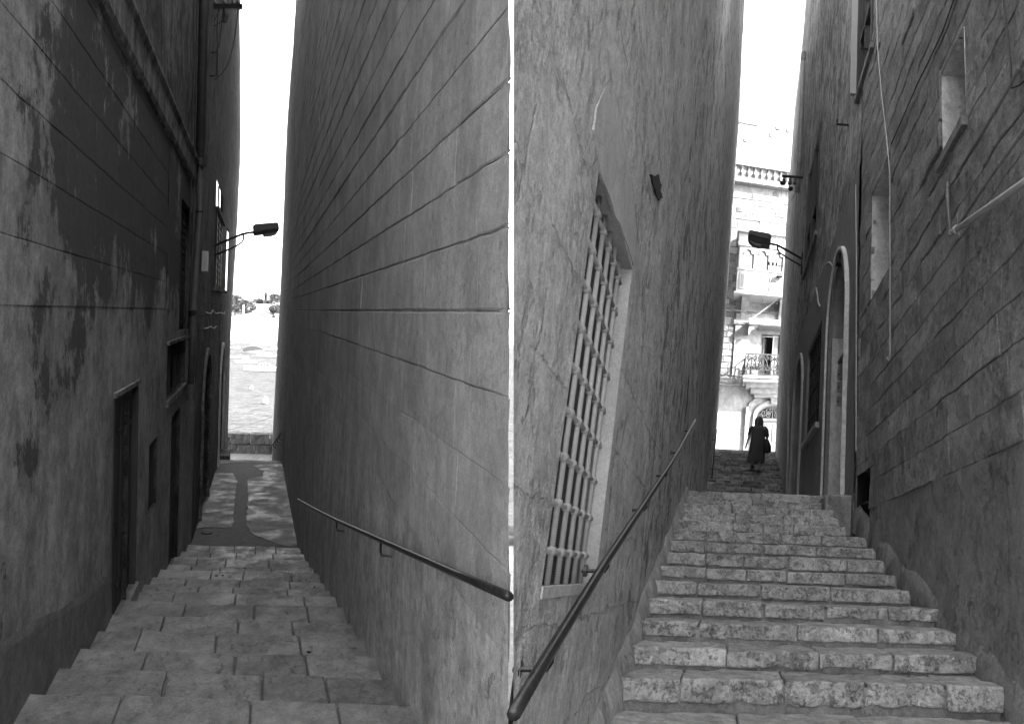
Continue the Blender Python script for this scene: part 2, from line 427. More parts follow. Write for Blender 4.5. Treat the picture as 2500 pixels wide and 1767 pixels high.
    def build(s, name, mat, parent=None, origin=None, smooth=False, recalc=True, **kw):
        Wv = [s.fr.w(p) for p in s.v]
        if parent is not None: base = ROOT[parent.name]
        elif origin is not None: base = s.fr.w(origin)
        else:
            base = Vector((sum(v.x for v in Wv) / len(Wv), sum(v.y for v in Wv) / len(Wv), min(v.z for v in Wv)))
        me = bpy.data.meshes.new(name)
        me.from_pydata([tuple(v - base) for v in Wv], [], s.f)
        uv = me.uv_layers.new(name='uv'); data = uv.data
        li = 0
        vals = [0.0] * (2 * len(me.loops))
        for f in s.f:
            p = [s.v[i] for i in f]
            ax = ay = az = 0.0
            for a, b in zip(p, p[1:] + p[:1]):
                ax += (a[1] - b[1]) * (a[2] + b[2]); ay += (a[2] - b[2]) * (a[0] + b[0]); az += (a[0] - b[0]) * (a[1] + b[1])
            ax, ay, az = abs(ax), abs(ay), abs(az)
            if ax >= ay and ax >= az: u, v = 1, 2
            elif ay >= az: u, v = 0, 2
            else: u, v = 0, 1
            for q in p: vals[li] = q[u]; vals[li + 1] = q[v]; li += 2
        data.foreach_set('uv', vals)
        at = me.attributes.new('rnd', 'FLOAT', 'FACE'); at.data.foreach_set('value', s.r)
        me.materials.append(mat)
        if smooth: me.polygons.foreach_set('use_smooth', [True] * len(me.polygons))
        if recalc:
            bm = bmesh.new(); bm.from_mesh(me); bmesh.ops.recalc_face_normals(bm, faces=bm.faces); bm.to_mesh(me); bm.free()
        me.update()
        o = bpy.data.objects.new(name, me); COL.objects.link(o)
        if parent is not None: o.parent = parent
        else: o.location = base
        ROOT[o.name] = base
        props(o, **kw); return o
def thing(name, fr, p, label, cat, group=None, kind=None):
    o = bpy.data.objects.new(name, None); COL.objects.link(o); o.location = fr.w(p); o.empty_display_size = .2
    ROOT[o.name] = o.location.copy(); props(o, label, cat, group, kind); return o
def dup(o, delta, parent=None, **kw):
    c = o.copy(); COL.objects.link(c)
    if parent is None: c.location = o.location + delta; ROOT[c.name] = c.location.copy()
    else: c.parent = parent
    for ch in o.children: dup(ch, delta, c)
    props(c, **kw); return c

# ------------------------------------------------------------------ alley walls
class Wall:
    """the face of a wall beside an alley: X as a function of Y and Z; d is the distance out of the face"""
    def __init__(s, fr, sg, X0, Yb, Ye, edge, xb=None):
        s.fr, s.sg, s.X0, s.Yb, s.Ye = fr, sg, X0, Yb, Ye
        s.e = []
        for x, y in edge:
            p = fr.onY(x, y, Ye); s.e.append((p[2], p[0]))
        s.e.sort()
    def X(s, Y, Z):
        if not s.e or Y <= s.Yb: return s.X0
        return lerp(s.X0, interp(s.e, Z), sm((Y - s.Yb) / (s.Ye - s.Yb)))
    def P(s, Y, Z, d=0.0): return (s.X(Y, Z) - s.sg * d, Y, Z)
    def at(s, x, y, d=0.0):
        r = s.fr.onX(x, y, s.X0 - s.sg * d)
        for _ in range(4): r = s.fr.onX(x, y, s.X(r[1], r[2]) - s.sg * d)
        return r[1], r[2]
WLL = Wall(L, -1, -1.28, 24, 32, [(554, 1112), (555, 1020), (561, 872), (567, 742), (577, 591), (581, 517), (588, 351), (587, 129), (585, 22)])
WLR = Wall(L, 1, .92, 24, 32, [(663, 1123), (674, 887), (685, 693), (693, 499), (699, 333), (710, 166), (735, 0)])
WRL = Wall(R, -1, -.52, 9, 26, [(1745, 1105), (1762, 885), (1777, 691), (1786, 540), (1803, 314), (1810, 129), (1816, 0)])
WRA = Wall(R, 1, 1.70, 99, 100, [])
WRB = Wall(R, 1, 1.72, 17.6, 26, [(1892, 1122), (1902, 863), (1920, 540), (1932, 370), (1940, 259), (1951, 166), (1962, 74)])

def ynose_L(Z): return 2.655 + .157 * max(-1.8, min(1.3, Z))
def ynose_R(Z): return 1.833 - .571 * max(-.44, min(1.15, Z))

def cuts(a, b, step0, grow, extra):
    """breakpoints from a to b, steps growing with distance, always including extra"""
    out = [a]; st = step0; y = a
    while y + st < b: y += st; out.append(y); st *= grow
    out.append(b)
    ex = [e for e in extra if a < e < b]
    out = [o for o in out if all(abs(o - e) > step0 * .25 for e in ex) or o in (a, b)] + ex
    return sorted(set(out))
def in_hole(y, z, holes): return any(h[0] < y < h[1] and h[2] < z < h[3] for h in holes)
def sheet(w, y0, y1, z0, z1, mat, name, parent, holes=(), amp=.01, sy=.12, sz=.15, gy=1.03, gz=1.03, d0=0., near=None, corner=.0, fs=1.2, rough=0, **kw):
    m = MB(w.fr)
    ys = cuts(y0, y1, sy, gy, [h[0] for h in holes] + [h[1] for h in holes])
    zs = cuts(z0, z1, sz, gz, [h[2] for h in holes] + [h[3] for h in holes])
    he_y = {round(h[i], 5) for h in holes for i in (0, 1)}
    g = []
    for z in zs:
        row = []
        for i, y in enumerate(ys):
            yy = y
            if near is not None:
                t = 1 - min(1, (y - y0) / 1.1); yy = y + (near(z) - y0) * t
            k = amp * (nz(y, z, 3.1, fs) + .5 * nz(y, z, 9.1, fs * 3.1)) * (1 if near is None else min(1, (y - y0) * 3))
            if rough:
                k += rough * (.006 * nz(y, z, 2, 9) + .003 * nz(y, z, 5, 23) - .035 * max(0, nz(y * 2.2, z * .9, 7, 1.9) - .22) - .02 * max(0, nz(y * 3, z, 1, 4.5) - .3)) * min(1, max(0, (y - y0) * 2.5))
            if any(h[0] - .02 < y < h[1] + .02 and h[2] - .02 < z < h[3] + .02 for h in holes): k = 0
            row.append(m.V(w.P(yy, z, (d0 if near is None else d0 * min(1, (y - y0) * 3)) + k)))
        if corner:
            for a in (15, 35, 55, 75, 90):
                q = R_(a); row.append(m.V(w.P(y1, z, d0 - corner * (1 - math.cos(q)))[:1] + (y1 + corner * math.sin(q), z)))
        g.append(row)
    for j in range(len(zs) - 1):
        for i in range(len(g[0]) - 1):
            if i < len(ys) - 1 and in_hole((ys[i] + ys[i + 1]) / 2, (zs[j] + zs[j + 1]) / 2, holes): continue
            m.Fc([g[j][i], g[j][i + 1], g[j + 1][i + 1], g[j + 1][i]], .5)
    return m.build(name, mat, parent, smooth=True, recalc=False, **kw)
def reveal(w, h, depth, mats, parent, d0=0.0, back=None, sill=None, names=('reveal', 'back_panel')):
    """the four inner faces of an opening, and its back"""
    y0, y1, z0, z1 = h
    m = MB(w.fr, lambda y, z, d: w.P(y, z, d))
    m.quad((y1, z0, d0), (y1, z1, d0), (y1, z1, -depth), (y1, z0, -depth))
    m.quad((y0, z0, d0), (y0, z1, d0), (y0, z1, -depth), (y0, z0, -depth))
    m.quad((y0, z1, d0), (y1, z1, d0), (y1, z1, -depth), (y0, z1, -depth))
    m.quad((y0, z0, d0), (y1, z0, d0), (y1, z0, -depth), (y0, z0, -depth))
    o = m.build(names[0], mats[0], parent, recalc=False)
    if back is not None:
        m = MB(w.fr, lambda y, z, d: w.P(y, z, d)); m.quad((y0, z0, -depth), (y1, z0, -depth), (y1, z1, -depth), (y0, z1, -depth))
        m.build(names[1], back, parent, recalc=False)
    return o
def shell(w, y0, y1, z0, z1, thick, mat, parent, name='wall_core', slot=None, d0=0.0):
    """back, ends and roof of a building whose front is a sheet"""
    m = MB(w.fr)
    F_ = [w.P(y0, z0, d0), w.P(y1, z0, d0), w.P(y1, z1, d0), w.P(y0, z1, d0)]
    B_ = [w.P(y0, z0, -thick), w.P(y1, z0, -thick), w.P(y1, z1, -thick), w.P(y0, z1, -thick)]
    f = [m.V(p) for p in F_]; b = [m.V(p) for p in B_]
    for i, j in ((1, 2), (2, 3), (3, 0)): m.Fc([f[i], f[j], b[j], b[i]], .5)
    m.Fc(b, .5)
    return m.build(name, mat, parent, recalc=False)
def subtract(r, holes):
    out = [r]
    for h in holes:
        nx = []
        for y0, y1, z0, z1 in out:
            if y1 <= h[0] or y0 >= h[1] or z1 <= h[2] or z0 >= h[3]: nx.append((y0, y1, z0, z1)); continue
            if z0 < h[2]: nx.append((y0, y1, z0, h[2]))
            if z1 > h[3]: nx.append((y0, y1, h[3], z1))
            a, b = max(z0, h[2]), min(z1, h[3])
            if y0 < h[0]: nx.append((y0, h[0], a, b))
            if y1 > h[1]: nx.append((h[1], y1, a, b))
        out = nx
    return [q for q in out if q[1] - q[0] > .05 and q[3] - q[2] > .05]
def blocks(w, y0, y1, z0, z1, ch, ln, holes, mat, parent, jf=None, vj=.25, name='stone', joint=.012, d=.004, jit=.006, amp=.006, chip=.0, near=None, xr=(-50, 2550), cap=299, keep=None, pmat=None, zadj=None, cond=None):
    rects = []; z = z0; k = 0
    while z < z1 - .05:
        h = ch * random.uniform(.92, 1.08); y = (near(z + h / 2) if near else y0); first = True
        st = y
        while y < y1:
            l_ = random.uniform(*ln) * (random.uniform(.3, 1) if first else 1); first = False
            for q in subtract((y, min(y + l_, y1), z, z + h), holes): rects.append(q + ((q[0] == st) and near is not None,))
            y += l_
        z += h; k += 1
    sel = []
    for q in rects:
        p = [w.fr.px(w.P(a, b)) for a in q[:2] for b in q[2:4]]
        xs = [a for a, b in p]; ys_ = [b for a, b in p]
        if max(xs) < xr[0] or min(xs) > xr[1] or max(ys_) < -40 or min(ys_) > 1810: continue
        if cond and not cond((q[0] + q[1]) / 2, (q[2] + q[3]) / 2): continue
        sel.append(((min(max(xs), 2500) - max(min(xs), 0)) * (min(max(ys_), 1767) - max(min(ys_), 0)), q))
    sel.sort(key=lambda a: -a[0])
    rest = MB(w.fr)
    for n, (ar, q) in enumerate(sel):
        m = MB(w.fr) if n < cap else rest
        rr = random.random(); a0, a1, b0, b1, isn = q
        j2 = joint / 2
        a0 += 0 if isn else j2; a1 -= j2; b0 += j2; b1 -= j2
        dd = d + random.uniform(-.3, .8) * jit
        jk = jf((a0 + a1) / 2, (b0 + b1) / 2) if jf else 1.0
        rr_ = min(.014, joint * 1.1) * max(.3, jk)
        b0 -= j2 * (1 - jk) * .9; b1 += j2 * (1 - jk) * .9; a0 -= 0 if isn else j2 * .7; a1 += j2 * .7
        dd *= max(.25, jk)
        big = ar > 1500
        nu, nv = (6, 3) if big else (2, 1)
        us = [a0, a0 + rr_] + [lerp(a0, a1, (i + 1) / (nu + 1)) for i in range(nu)] + [a1 - rr_, a1]
        vs = [b0, b0 + rr_] + [lerp(b0, b1, (i + 1) / (nv + 1)) for i in range(nv)] + [b1 - rr_, b1]
        ids = []
        for jv, v in enumerate(vs):
            row = []
            for iu, u in enumerate(us):
                edge = iu in (0, len(us) - 1) or jv in (0, len(vs) - 1)
                uu = u if (isn and iu == 0) else u + nz(u, v, n * .01, 7) * joint * .55
                vv = v + nz(v, u, 5.5, 6) * joint * .6
                if near and isn and iu == 0: uu = near(vv); q_ = .002
                q_ = dd + amp * nz(u, v, 1.7, 3.5)
                if jv in (0, len(vs) - 1): q_ -= joint * .75 * jk
                elif edge: q_ -= joint * .75 * vj * jk
                if chip:
                    c = max(0, nz(u, v, 8.8, 2.6) - .18) * chip * jk
                    q_ -= c * (1.5 if edge else 1)
                row.append(m.V(w.P(uu, vv, q_)))
            ids.append(row)
        for jv in range(len(vs) - 1):
            for iu in range(len(us) - 1): m.Fc([ids[jv][iu], ids[jv][iu + 1], ids[jv + 1][iu + 1], ids[jv + 1][iu]], rr)
        # skirt
        ring = ids[0] + [r_[-1] for r_ in ids[1:]] + ids[-1][-2::-1] + [r_[0] for r_ in ids[-2:0:-1]]
        bk = []
        for i in ring:
            p = m.v[i]; bk.append(m.V((p[0] + w.sg * (.045 if near is None else min(.045, max(.001, (p[1] - near(p[2])) * .12))), p[1], p[2])))
        for i in range(len(ring)): m.Fc([ring[i], ring[(i + 1) % len(ring)], bk[(i + 1) % len(ring)], bk[i]], rr)
        if n < cap:
            mm = mat if pmat is None else pmat((a0 + a1) / 2, (b0 + b1) / 2)
            m.build(name, mm, parent, smooth=False, recalc=False)
    if rest.v: rest.build('small_' + name + 's', mat, parent, recalc=False, kind='stuff')
def wfn(w): return lambda y, z, d: w.P(y, z, d)
def wbox(w, y0, y1, z0, z1, d0, d1, name, mat, parent, **kw):
    return MB(w.fr, wfn(w)).box(y0, y1, z0, z1, d0, d1).build(name, mat, parent, **kw)
def arch_pts(yc, hw, zs, rise, n=14, a0=0, a1=180):
    return [(yc + hw * math.cos(R_(a0 + (a1 - a0) * i / n)), zs + rise * math.sin(R_(a0 + (a1 - a0) * i / n))) for i in range(n + 1)]
def arch_trim(w, yc, hw, zb, zs, rise, wd, d0, d1, name, mat, parent):
    """a band round an arched opening: two legs and the arch in one piece"""
    inn = [(yc + hw, zb)] + arch_pts(yc, hw, zs, rise) + [(yc - hw, zb)]
    out = [(yc + hw + wd, zb)] + arch_pts(yc, hw + wd, zs, rise + wd) + [(yc - hw - wd, zb)]
    m = MB(w.fr, wfn(w)); n = len(inn)
    A = [[m.V((p[0], p[1], d)) for p in q] for q in (inn, out) for d in (d0, d1)]   # inn/d0, inn/d1, out/d0, out/d1
    for i in range(n - 1):
        for a, b in ((0, 1), (1, 3), (3, 2), (2, 0)): m.Fc([A[a][i], A[a][i + 1], A[b][i + 1], A[b][i]], .5)
    return m.build(name, mat, parent)
def arch_fill(w, yc, hw, zs, rise, ztop, d, mat, parent, depth, jm, name='spandrel'):
    """wall between the arch and the square hole cut for it, and the curved soffit"""
    m = MB(w.fr, wfn(w)); pts = arch_pts(yc, hw, zs, rise)
    for (a, b), (c, e) in zip(pts, pts[1:]): m.quad((a, b, d), (c, e, d), (c, ztop, d), (a, ztop, d), .5)
    m.build(name, mat, parent, recalc=False)
    m = MB(w.fr, wfn(w))
    for (a, b), (c, e) in zip(pts, pts[1:]): m.quad((a, b, d), (c, e, d), (c, e, -depth), (a, b, -depth), .5)
    m.build('arch_soffit', jm, parent, recalc=False)

# ================================================================== LEFT ALLEY
FL = [(3.9, -2.19), (4.5, -2.36), (5.08, -2.50), (5.65, -2.62), (6.24, -2.76), (6.95, -2.92), (7.6, -3.08), (8.2, -3.24),
      (8.9, -3.42), (9.6, -3.57), (10.5, -3.83), (11.4, -4.02), (12.4, -4.28), (13.6, -4.56)]
FLb = [(.6, -1.50), (1.25, -1.63), (1.9, -1.77), (2.55, -1.90), (3.2, -2.04)] + FL
def floorL(Y):
    if Y > 13.6: return lerp(-4.72, -5.25, (Y - 13.6) / 10.9) if Y < 24.5 else -7.18
    for y, z in FLb:
        if Y <= y: return z
    return -4.6

# --- left building of the left alley
bl = thing('old_house', L, (-1.5, 10, -5), 'dark sooty plastered house with peeling paint along the left side of the downhill alley', 'house')
HD1 = (6.22, 7.46, -3.15, -.78)
HSW = (8.36, 9.05, -2.5, -1.62)
HUP = (9.85, 12.3, -1.27, -.5)
HD2 = (10.5, 11.75, -4.2, -1.6)
HSH = (11.2, 12.9, -.35, 1.72)
HA1 = (16.3, 18.7, -5.2, -1.05)
HA2 = (23.6, 26.2, -7.0, -1.25)
HW1 = (19.3, 22.6, .62, 3.5)
HW3 = (25.5, 26.6, .6, 2.9)
holesL = [HD1, HSW, HUP, HD2, HSH, HA1, HA2, HW1, HW3]
sheet(WLL, 1, 14.3, -7.5, -.02, M['old_plaster'], 'lower_wall', bl, holes=holesL, amp=.004, sy=.15, sz=.15, gy=1.01)
sheet(WLL, 1, 9.6, -.02, 2.24, M['peeling'], 'upper_wall', bl, amp=.002, d0=-.003)
sheet(WLL, 9.6, 14.3, -.02, 2.24, M['peeling'], 'soot_wall', bl, holes=holesL, amp=.012)
sheet(WLL, 1, 7, 2.24, 6.5, M['soot_stone'], 'top_wall', bl, amp=.03, sy=.2, sz=.2)
sheet(WLL, 7, 14.3, 2.24, 11, M['soot_stone'], 'top_wall', bl, amp=.03, sy=.2, sz=.2)
sheet(WLL, 14.3, 22.9, -8, 11, M['soot_stone'], 'far_wall', bl, holes=holesL, amp=.03, sy=.25, sz=.25)
sheet(WLL, 22.9, 32, -8, 15, M['soot_stone'], 'far_wall', bl, holes=holesL, amp=.03, sy=.25, sz=.25, corner=.35)
for a_, b_, c_ in ((1, 7, 6.5), (7, 14.3, 11), (14.3, 22.9, 11), (22.9, 32.3, 15)): shell(WLL, a_, b_, -8, c_, 5, M['soot_stone'], bl)
def pm(y, z): return M['peeling_near'] if y < 4.3 + .4 * nz(y, z, 0, 2) - .25 * z else M['peeling']
blocks(WLL, 2.6, 9.6, 0, 2.2, .36, (.55, 1.0), [], M['peeling'], bl, joint=.012, d=.002, jit=.002, amp=.004, cap=120, xr=(-200, 560), jf=lambda y, z: .35 + .5 * max(0, nz(y, z, 2, 1.5)))
# string course
m = MB(L, wfn(WLL)); prof = [(2.22, 0), (2.24, .03), (2.30, .05), (2.58, .05), (2.64, .085), (2.68, .085), (2.70, 0)]
ys = [1 + .5 * i for i in range(25)] + [13.5]
ids = [[m.V((y, z + .008 * nz(y, z, 0, 3), d)) for z, d in prof] for y in ys]
for a, b in zip(ids, ids[1:]):
    for i in range(len(prof) - 1): m.Fc([a[i], a[i + 1], b[i + 1], b[i]], .5)
m.build('string_course', M['cornice'], bl, recalc=False)
# damp plaster skirting at the foot of the wall
m = MB(L, wfn(WLL)); ys = [2 + .15 * i for i in range(29)]
lo = [m.V((y, floorL(y) - .25, .03)) for y in ys]; mi = [m.V((y, interp(FLb, y) + .34 + .05 * nz(y, 0, 0, 2), .012 + .006 * nz(y, 1, 1, 5))) for y in ys]
hi = [m.V((y, interp(FLb, y) + .40 + .05 * nz(y, 0, 0, 2), -.002)) for y in ys]
for i in range(len(ys) - 1): m.Fc([lo[i], lo[i + 1], mi[i + 1], mi[i]], .5); m.Fc([mi[i], mi[i + 1], hi[i + 1], hi[i]], .5)
m.build('skirting', M['ramp_light'], bl, recalc=False)
# door 1, planks
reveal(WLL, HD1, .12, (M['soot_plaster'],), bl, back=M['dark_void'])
dr = wbox(WLL, 6.26, 7.42, -3.05, -.83, -.10, -.075, 'door', M['door_wood'], bl, label='weathered plank door close to the foot of the stairs')
for i in range(8):
    y = 6.265 + i * .1445
    wbox(WLL, y + .005, y + .139, -3.04, -.84, -.075, -.055 + .006 * random.random(), 'plank', M['door_wood'], dr)
wbox(WLL, 6.2, 7.5, -.79, -.745, -.02, .03, 'lintel', M['cornice'], bl)
wbox(WLL, 6.205, 6.26, -3.1, -.8, -.09, .012, 'door_frame', M['door_wood'], bl)
wbox(WLL, 7.42, 7.475, -3.1, -.8, -.09, .012, 'door_frame', M['door_wood'], bl)
MB(L, wfn(WLL)).tube([(6.38, -1.95, -.055), (6.38, -1.95, .01), (6.38, -2.08, .01), (6.38, -2.08, -.055)], .012, 6).build('handle', M['iron_worn'], dr)
for z_ in (-2.7, -1.2): wbox(WLL, 6.7, 7.42, z_, z_ + .045, -.052, -.042, 'strap_hinge', M['iron_worn'], dr)
wbox(WLL, 6.2, 7.5, -3.12, -2.93, -.08, .05, 'threshold', M['step_dark'], bl)
# small barred window
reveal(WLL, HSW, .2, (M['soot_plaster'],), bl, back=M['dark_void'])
for i in range(5): MB(L, wfn(WLL)).tube([(8.42 + i * .14, -2.5, -.05), (8.42 + i * .14, -1.62, -.05)], .012, 6).build('window_bar', M['iron'], bl)
# barred light over door 2, sill and frame
reveal(WLL, HUP, .15, (M['soot_plaster'],), bl, back=M['dark_void'])
wbox(WLL, 9.8, 12.4, -1.36, -1.27, -.05, .04, 'window_sill', M['cornice'], bl)
wbox(WLL, 9.8, 12.5, -.5, -.45, -.02, .04, 'lintel', M['cornice'], bl)
for a in (9.87, 10.65, 11.45, 12.22): wbox(WLL, a, a + .06, -1.27, -.5, -.12, -.06, 'window_frame', M['door_wood'], bl)
reveal(WLL, HD2, .15, (M['soot_plaster'],), bl, back=M['dark_void'])
d2 = wbox(WLL, 10.54, 11.71, -4.2, -1.66, -.13, -.09, 'door', M['door_wood'], bl)
for a, b in ((10.6, 11.1), (11.15, 11.65)):
    for c, e in ((-3.7, -2.8), (-2.65, -1.8)): wbox(WLL, a, b, c, e, -.09, -.07, 'door_panel', M['door_wood'], d2)
reveal(WLL, HSH, .2, (M['soot_plaster'],), bl, back=M['dark_void'])
for k in range(2):
    sh = wbox(WLL, 11.22 + k * .85, 12.04 + k * .85, -.33, 1.7, -.16, -.12, 'shutter', M['door_wood'], bl)
    for i in range(16): wbox(WLL, 11.27 + k * .85, 11.99 + k * .85, -.27 + i * .122, -.19 + i * .122, -.12, -.095, 'slat', M['door_wood'], sh)
# arches
for (h, yc, hw, zs, rise, tm, lab) in ((HA1, 17.5, 1.2, -2.2, 1.1, M['cornice'], 'dull grey arch surround'), (HA2, 24.9, 1.3, -2.6, 1.3, M['lit_limewash'], 'pale arch surround near the seaward end')):
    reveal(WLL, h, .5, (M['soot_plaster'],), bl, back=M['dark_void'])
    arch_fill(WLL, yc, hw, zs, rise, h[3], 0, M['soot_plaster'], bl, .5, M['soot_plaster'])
    o = arch_trim(WLL, yc, hw, h[2], zs, rise, .17, -.02, .06, 'arch_surround', tm, bl); o['label'] = lab
    wbox(WLL, yc - hw + .02, yc + hw - .02, h[2], zs, -.42, -.36, 'door', M['door_wood'], bl)
# windows up high, with open shutters
for h, nm in ((HW1, 'window_pane'), (HW3, 'window_pane')):
    reveal(WLL, h, .22, (M['soot_plaster'],), bl, back=M['glass'], names=('reveal', nm))
wbox(WLL, 19.2, 22.7, .52, .62, -.05, .12, 'window_sill', M['cornice'], bl)
wbox(WLL, 19.25, 22.7, 2.62, 2.74, -.03, .10, 'window_frame', M['door_wood'], bl)
for k, y in enumerate((19.35, 20.45, 21.5)):
    sh = wbox(WLL, y, y + .95, .64, 2.6, -.04, .01, 'shutter', M['shutter_wood'], bl)
    for i in range(10): wbox(WLL, y + .08, y + .87, .72 + i * .185, .84 + i * .185, .01, .03, 'slat', M['shutter_wood'], sh)
    wbox(WLL, y, y + .08, .64, 2.6, .01, .045, 'stile', M['shutter_wood'], sh)
gl = wbox(WLL, 19.4, 21.3, 2.78, 3.45, -.02, .0, 'window_pane', M['glass'], bl, label='bright narrow pane mirroring the sky')
wbox(WLL, 20.3, 20.36, 2.78, 3.45, .0, .02, 'glazing_bar', M['iron'], gl)
wbox(WLL, 25.6, 26.5, .7, 2.8, -.02, .0, 'window_pane', M['glass'], bl)
# the arched trim of the far corner: a small stone kerb
wbox(WLL, 30.5, 32.3, -7.5, -6.9, 0, .35, 'corner_stone', M['trim'], bl)

# --- downpipe, cables, crossarm, lamp on it
dp = thing('drainpipe', L, (-1.2, 14.2, -1.6), 'thick grey drainpipe running down the dark left wall, jointed halfway', 'drainpipe')
def Wp(w, pts, d): return [w.P(*w.at(x, y, d), d) for x, y in pts]
topp = WLL.at(488, 392, .1)
MB(L).tube([WLL.P(topp[0], 14.5, .1), WLL.P(topp[0], topp[1], .1)], .082, 12).build('upper_pipe', M['pipe_worn'], dp, smooth=True)
MB(L).tube([WLL.P(topp[0], topp[1] + .03, .1), WLL.P(topp[0], topp[1] - .09, .1)], .105, 12).build('collar', M['iron'], dp)
pth = Wp(WLL, [(488, 400), (487, 517), (472, 750), (466, 940)], .1)
MB(L).tube(pth, .06, 10).build('lower_pipe', M['pipe_worn'], dp, smooth=True)
q = Wp(WLL, [(466, 938), (465, 975)], .1)
MB(L).tube([q[0], q[1]], .08, 10).build('spout', M['pipe_worn'], dp)
for y in (517, 760):
    q = Wp(WLL, [(interp([(517, 487), (760, 471)], y), y - 4), (interp([(517, 487), (760, 471)], y), y + 5)], .1)
    MB(L).tube(q, .075, 10).build('collar', M['iron'], dp)
cd = thing('electric_conduit', L, (-1.25, 13.2, 0), 'thin dark conduit climbing the left wall just beside the thick drainpipe', 'conduit')
for dx in (0, 7): MB(L).tube(Wp(WLL, [(483 - dx, -30), (475 - dx, 400), (468 - dx, 640), (460 - dx, 830)], .03), .014, 6).build('conduit_pipe', M['iron'], cd)
def cable(fr, pts, r, name, label, mat=None, cat='cable', group=None, n=5):
    return MB(fr).tube(pts, r, n).build(name, mat or M['cable'], None, label=label, cat=cat, group=group)
ca = thing('insulator_crossarm', L, (-1.2, 17, 7), 'iron crossarm with hanging insulators high on the left wall at the top edge', 'crossarm')
YA = 17.0
a0, a1 = L.onY(511, 17, YA), L.onY(592, 17, YA)
MB(L).box(a0[0] - .25, a1[0], YA - .04, YA + .04, a0[2] - .05, a0[2] + .05).build('arm', M['iron_worn'], ca)
for x in (525, 549, 570, 582):
    p = L.onY(x, 6, YA)
    MB(L).lathe((p[0], YA, a0[2] + .05), [(.02, 0), (.05, .02), (.05, .07), (.025, .09), (.045, .12), (.03, .17), (.01, .19)], 8).build('insulator', M['porcelain'], ca)
for i, (pts) in enumerate(([(537, 22), (525, 48), (514, 62), (528, 64), (542, 50), (551, 22)], [(582, 20), (577, 60), (570, 110), (556, 160), (540, 182), (524, 196)],
                           [(533, 20), (530, 70), (532, 110), (527, 130)], [(545, 20), (541, 60), (538, 95), (530, 128)])):
    cable(L, [L.onY(x, y, YA + .05) for x, y in pts], .012, 'loose_cable', ['short dark cable looping under the left end of the crossarm', 'long dark cable sagging from the crossarm tip back to the wall', 'dark cable dropping straight from the crossarm to the bracket', 'dark cable kinked beside the straight one under the crossarm'][i])
p = [L.onY(x, y, YA) for x, y in ((548, 22), (552, 40), (547, 55))]
MB(L).tube(p, [.03, .06, .05], 8).build('cable_joint', M['cable'], None, label='dark lumpy cable joint hanging beneath the crossarm', cat='cable joint')
br = thing('wall_bracket', L, (-1.2, 15.6, 5), 'small square iron bracket on the left wall below the crossarm', 'bracket')
a = [L.onY(x, y, 16.2) for x, y in ((508, 129), (531, 129), (530, 186), (508, 186))]
MB(L).tube([a[0], a[1], a[2], a[3]], .025, 6).build('frame', M['iron'], br)
MB(L).tube([a[0] - Vector((.1, 0, 0)), a[0], a[3], a[3] - Vector((.1, 0, 0))], .03, 6).build('wall_plate', M['iron'], br)
for pts, lab in (([(503, 762), (514, 766), (520, 757), (527, 765), (532, 764)], 'white frayed cable tail on the dark wall left of the arches, lower one'),
            ([(528, 765), (538, 763), (548, 766), (549, 760)], 'white frayed cable tail on the dark wall, nearest the sea end'),
            ([(499, 802), (508, 800), (515, 797), (523, 802), (528, 796)], 'pale curled cable end lowest on the dark left wall')):
    cable(L, Wp(WLL, pts, .03), .012, 'cable_tail', lab, M['cable_light'])

def lamp(fr, Y, head, lens, arm, strut, mount, label, half=.13):
    t = thing('street_lamp', fr, fr.onY(mount[0][0], mount[0][1], Y), label, 'street lamp')
    P = [fr.onY(x, y, Y) for x, y in head]
    m = MB(fr); pr = [(p[0], p[2]) for p in P]; cx = sum(a for a, b in pr) / len(pr); cz = sum(b for a, b in pr) / len(pr)
    rings = []
    for dy, sc in ((-half, .86), (-half * .8, .97), (-half * .4, 1), (half * .4, 1), (half * .8, .97), (half, .86)):
        rings.append([m.V((cx + (a - cx) * sc, Y + dy, cz + (b - cz) * sc)) for a, b in pr])
    n = len(pr)
    for A, B in zip(rings, rings[1:]):
        for i in range(n): m.Fc([A[i], A[(i + 1) % n], B[(i + 1) % n], B[i]], .5)
    m.Fc(rings[0], .5); m.Fc(rings[-1], .5)
    hd = m.build('lamp_head', M['lamp_grey'], t)
    P = [fr.onY(x, y, Y) for x, y in lens[0]]
    MB(fr).prism([(p[0], p[2]) for p in P], Y - half * .93, Y + half * .93).build('tray', M['lamp_dark'], hd)
    P = [fr.onY(x, y, Y) for x, y in lens[1]]
    MB(fr).prism([(p[0], p[2]) for p in P], Y - half * .7, Y + half * .7).build('lens', M['lens'], hd)
    MB(fr).tube([fr.onY(x, y, Y) for x, y in arm], .032, 8).build('arm', M['iron_worn'], t, smooth=True)
    MB(fr).tube([fr.onY(x, y, Y) for x, y in strut], .024, 8).build('strut', M['iron_worn'], t, smooth=True)
    P = [fr.onY(x, y, Y) for x, y in mount]
    MB(fr).box(P[0][0] - .1, P[0][0] + .05, Y - .06, Y + .06, P[1][2], P[0][2]).build('wall_plate', M['iron'], t)
    return t
lamp(L, 19.2, [(617, 553), (619, 550), (623, 548), (676, 543.5), (680, 546), (681, 552), (681.5, 559), (640, 566), (618, 568)],
     ([(618, 568), (640, 566), (681.5, 559), (680, 564.5), (677, 566), (640, 573), (621, 575.5), (618, 572)], [(641, 572), (677, 566), (676, 571), (671, 574), (659, 578), (643, 579)]),
     [(517, 606), (522, 601), (559, 585), (591, 572), (604, 569), (619, 567)], [(517, 626), (559, 609), (578, 600), (590, 592), (594, 585), (594.5, 572)],
     [(517, 600), (514, 642)], 'grey street lamp on a curved arm at the left wall, hanging before the sea')
mb = WLL.at(498, 636, .05)
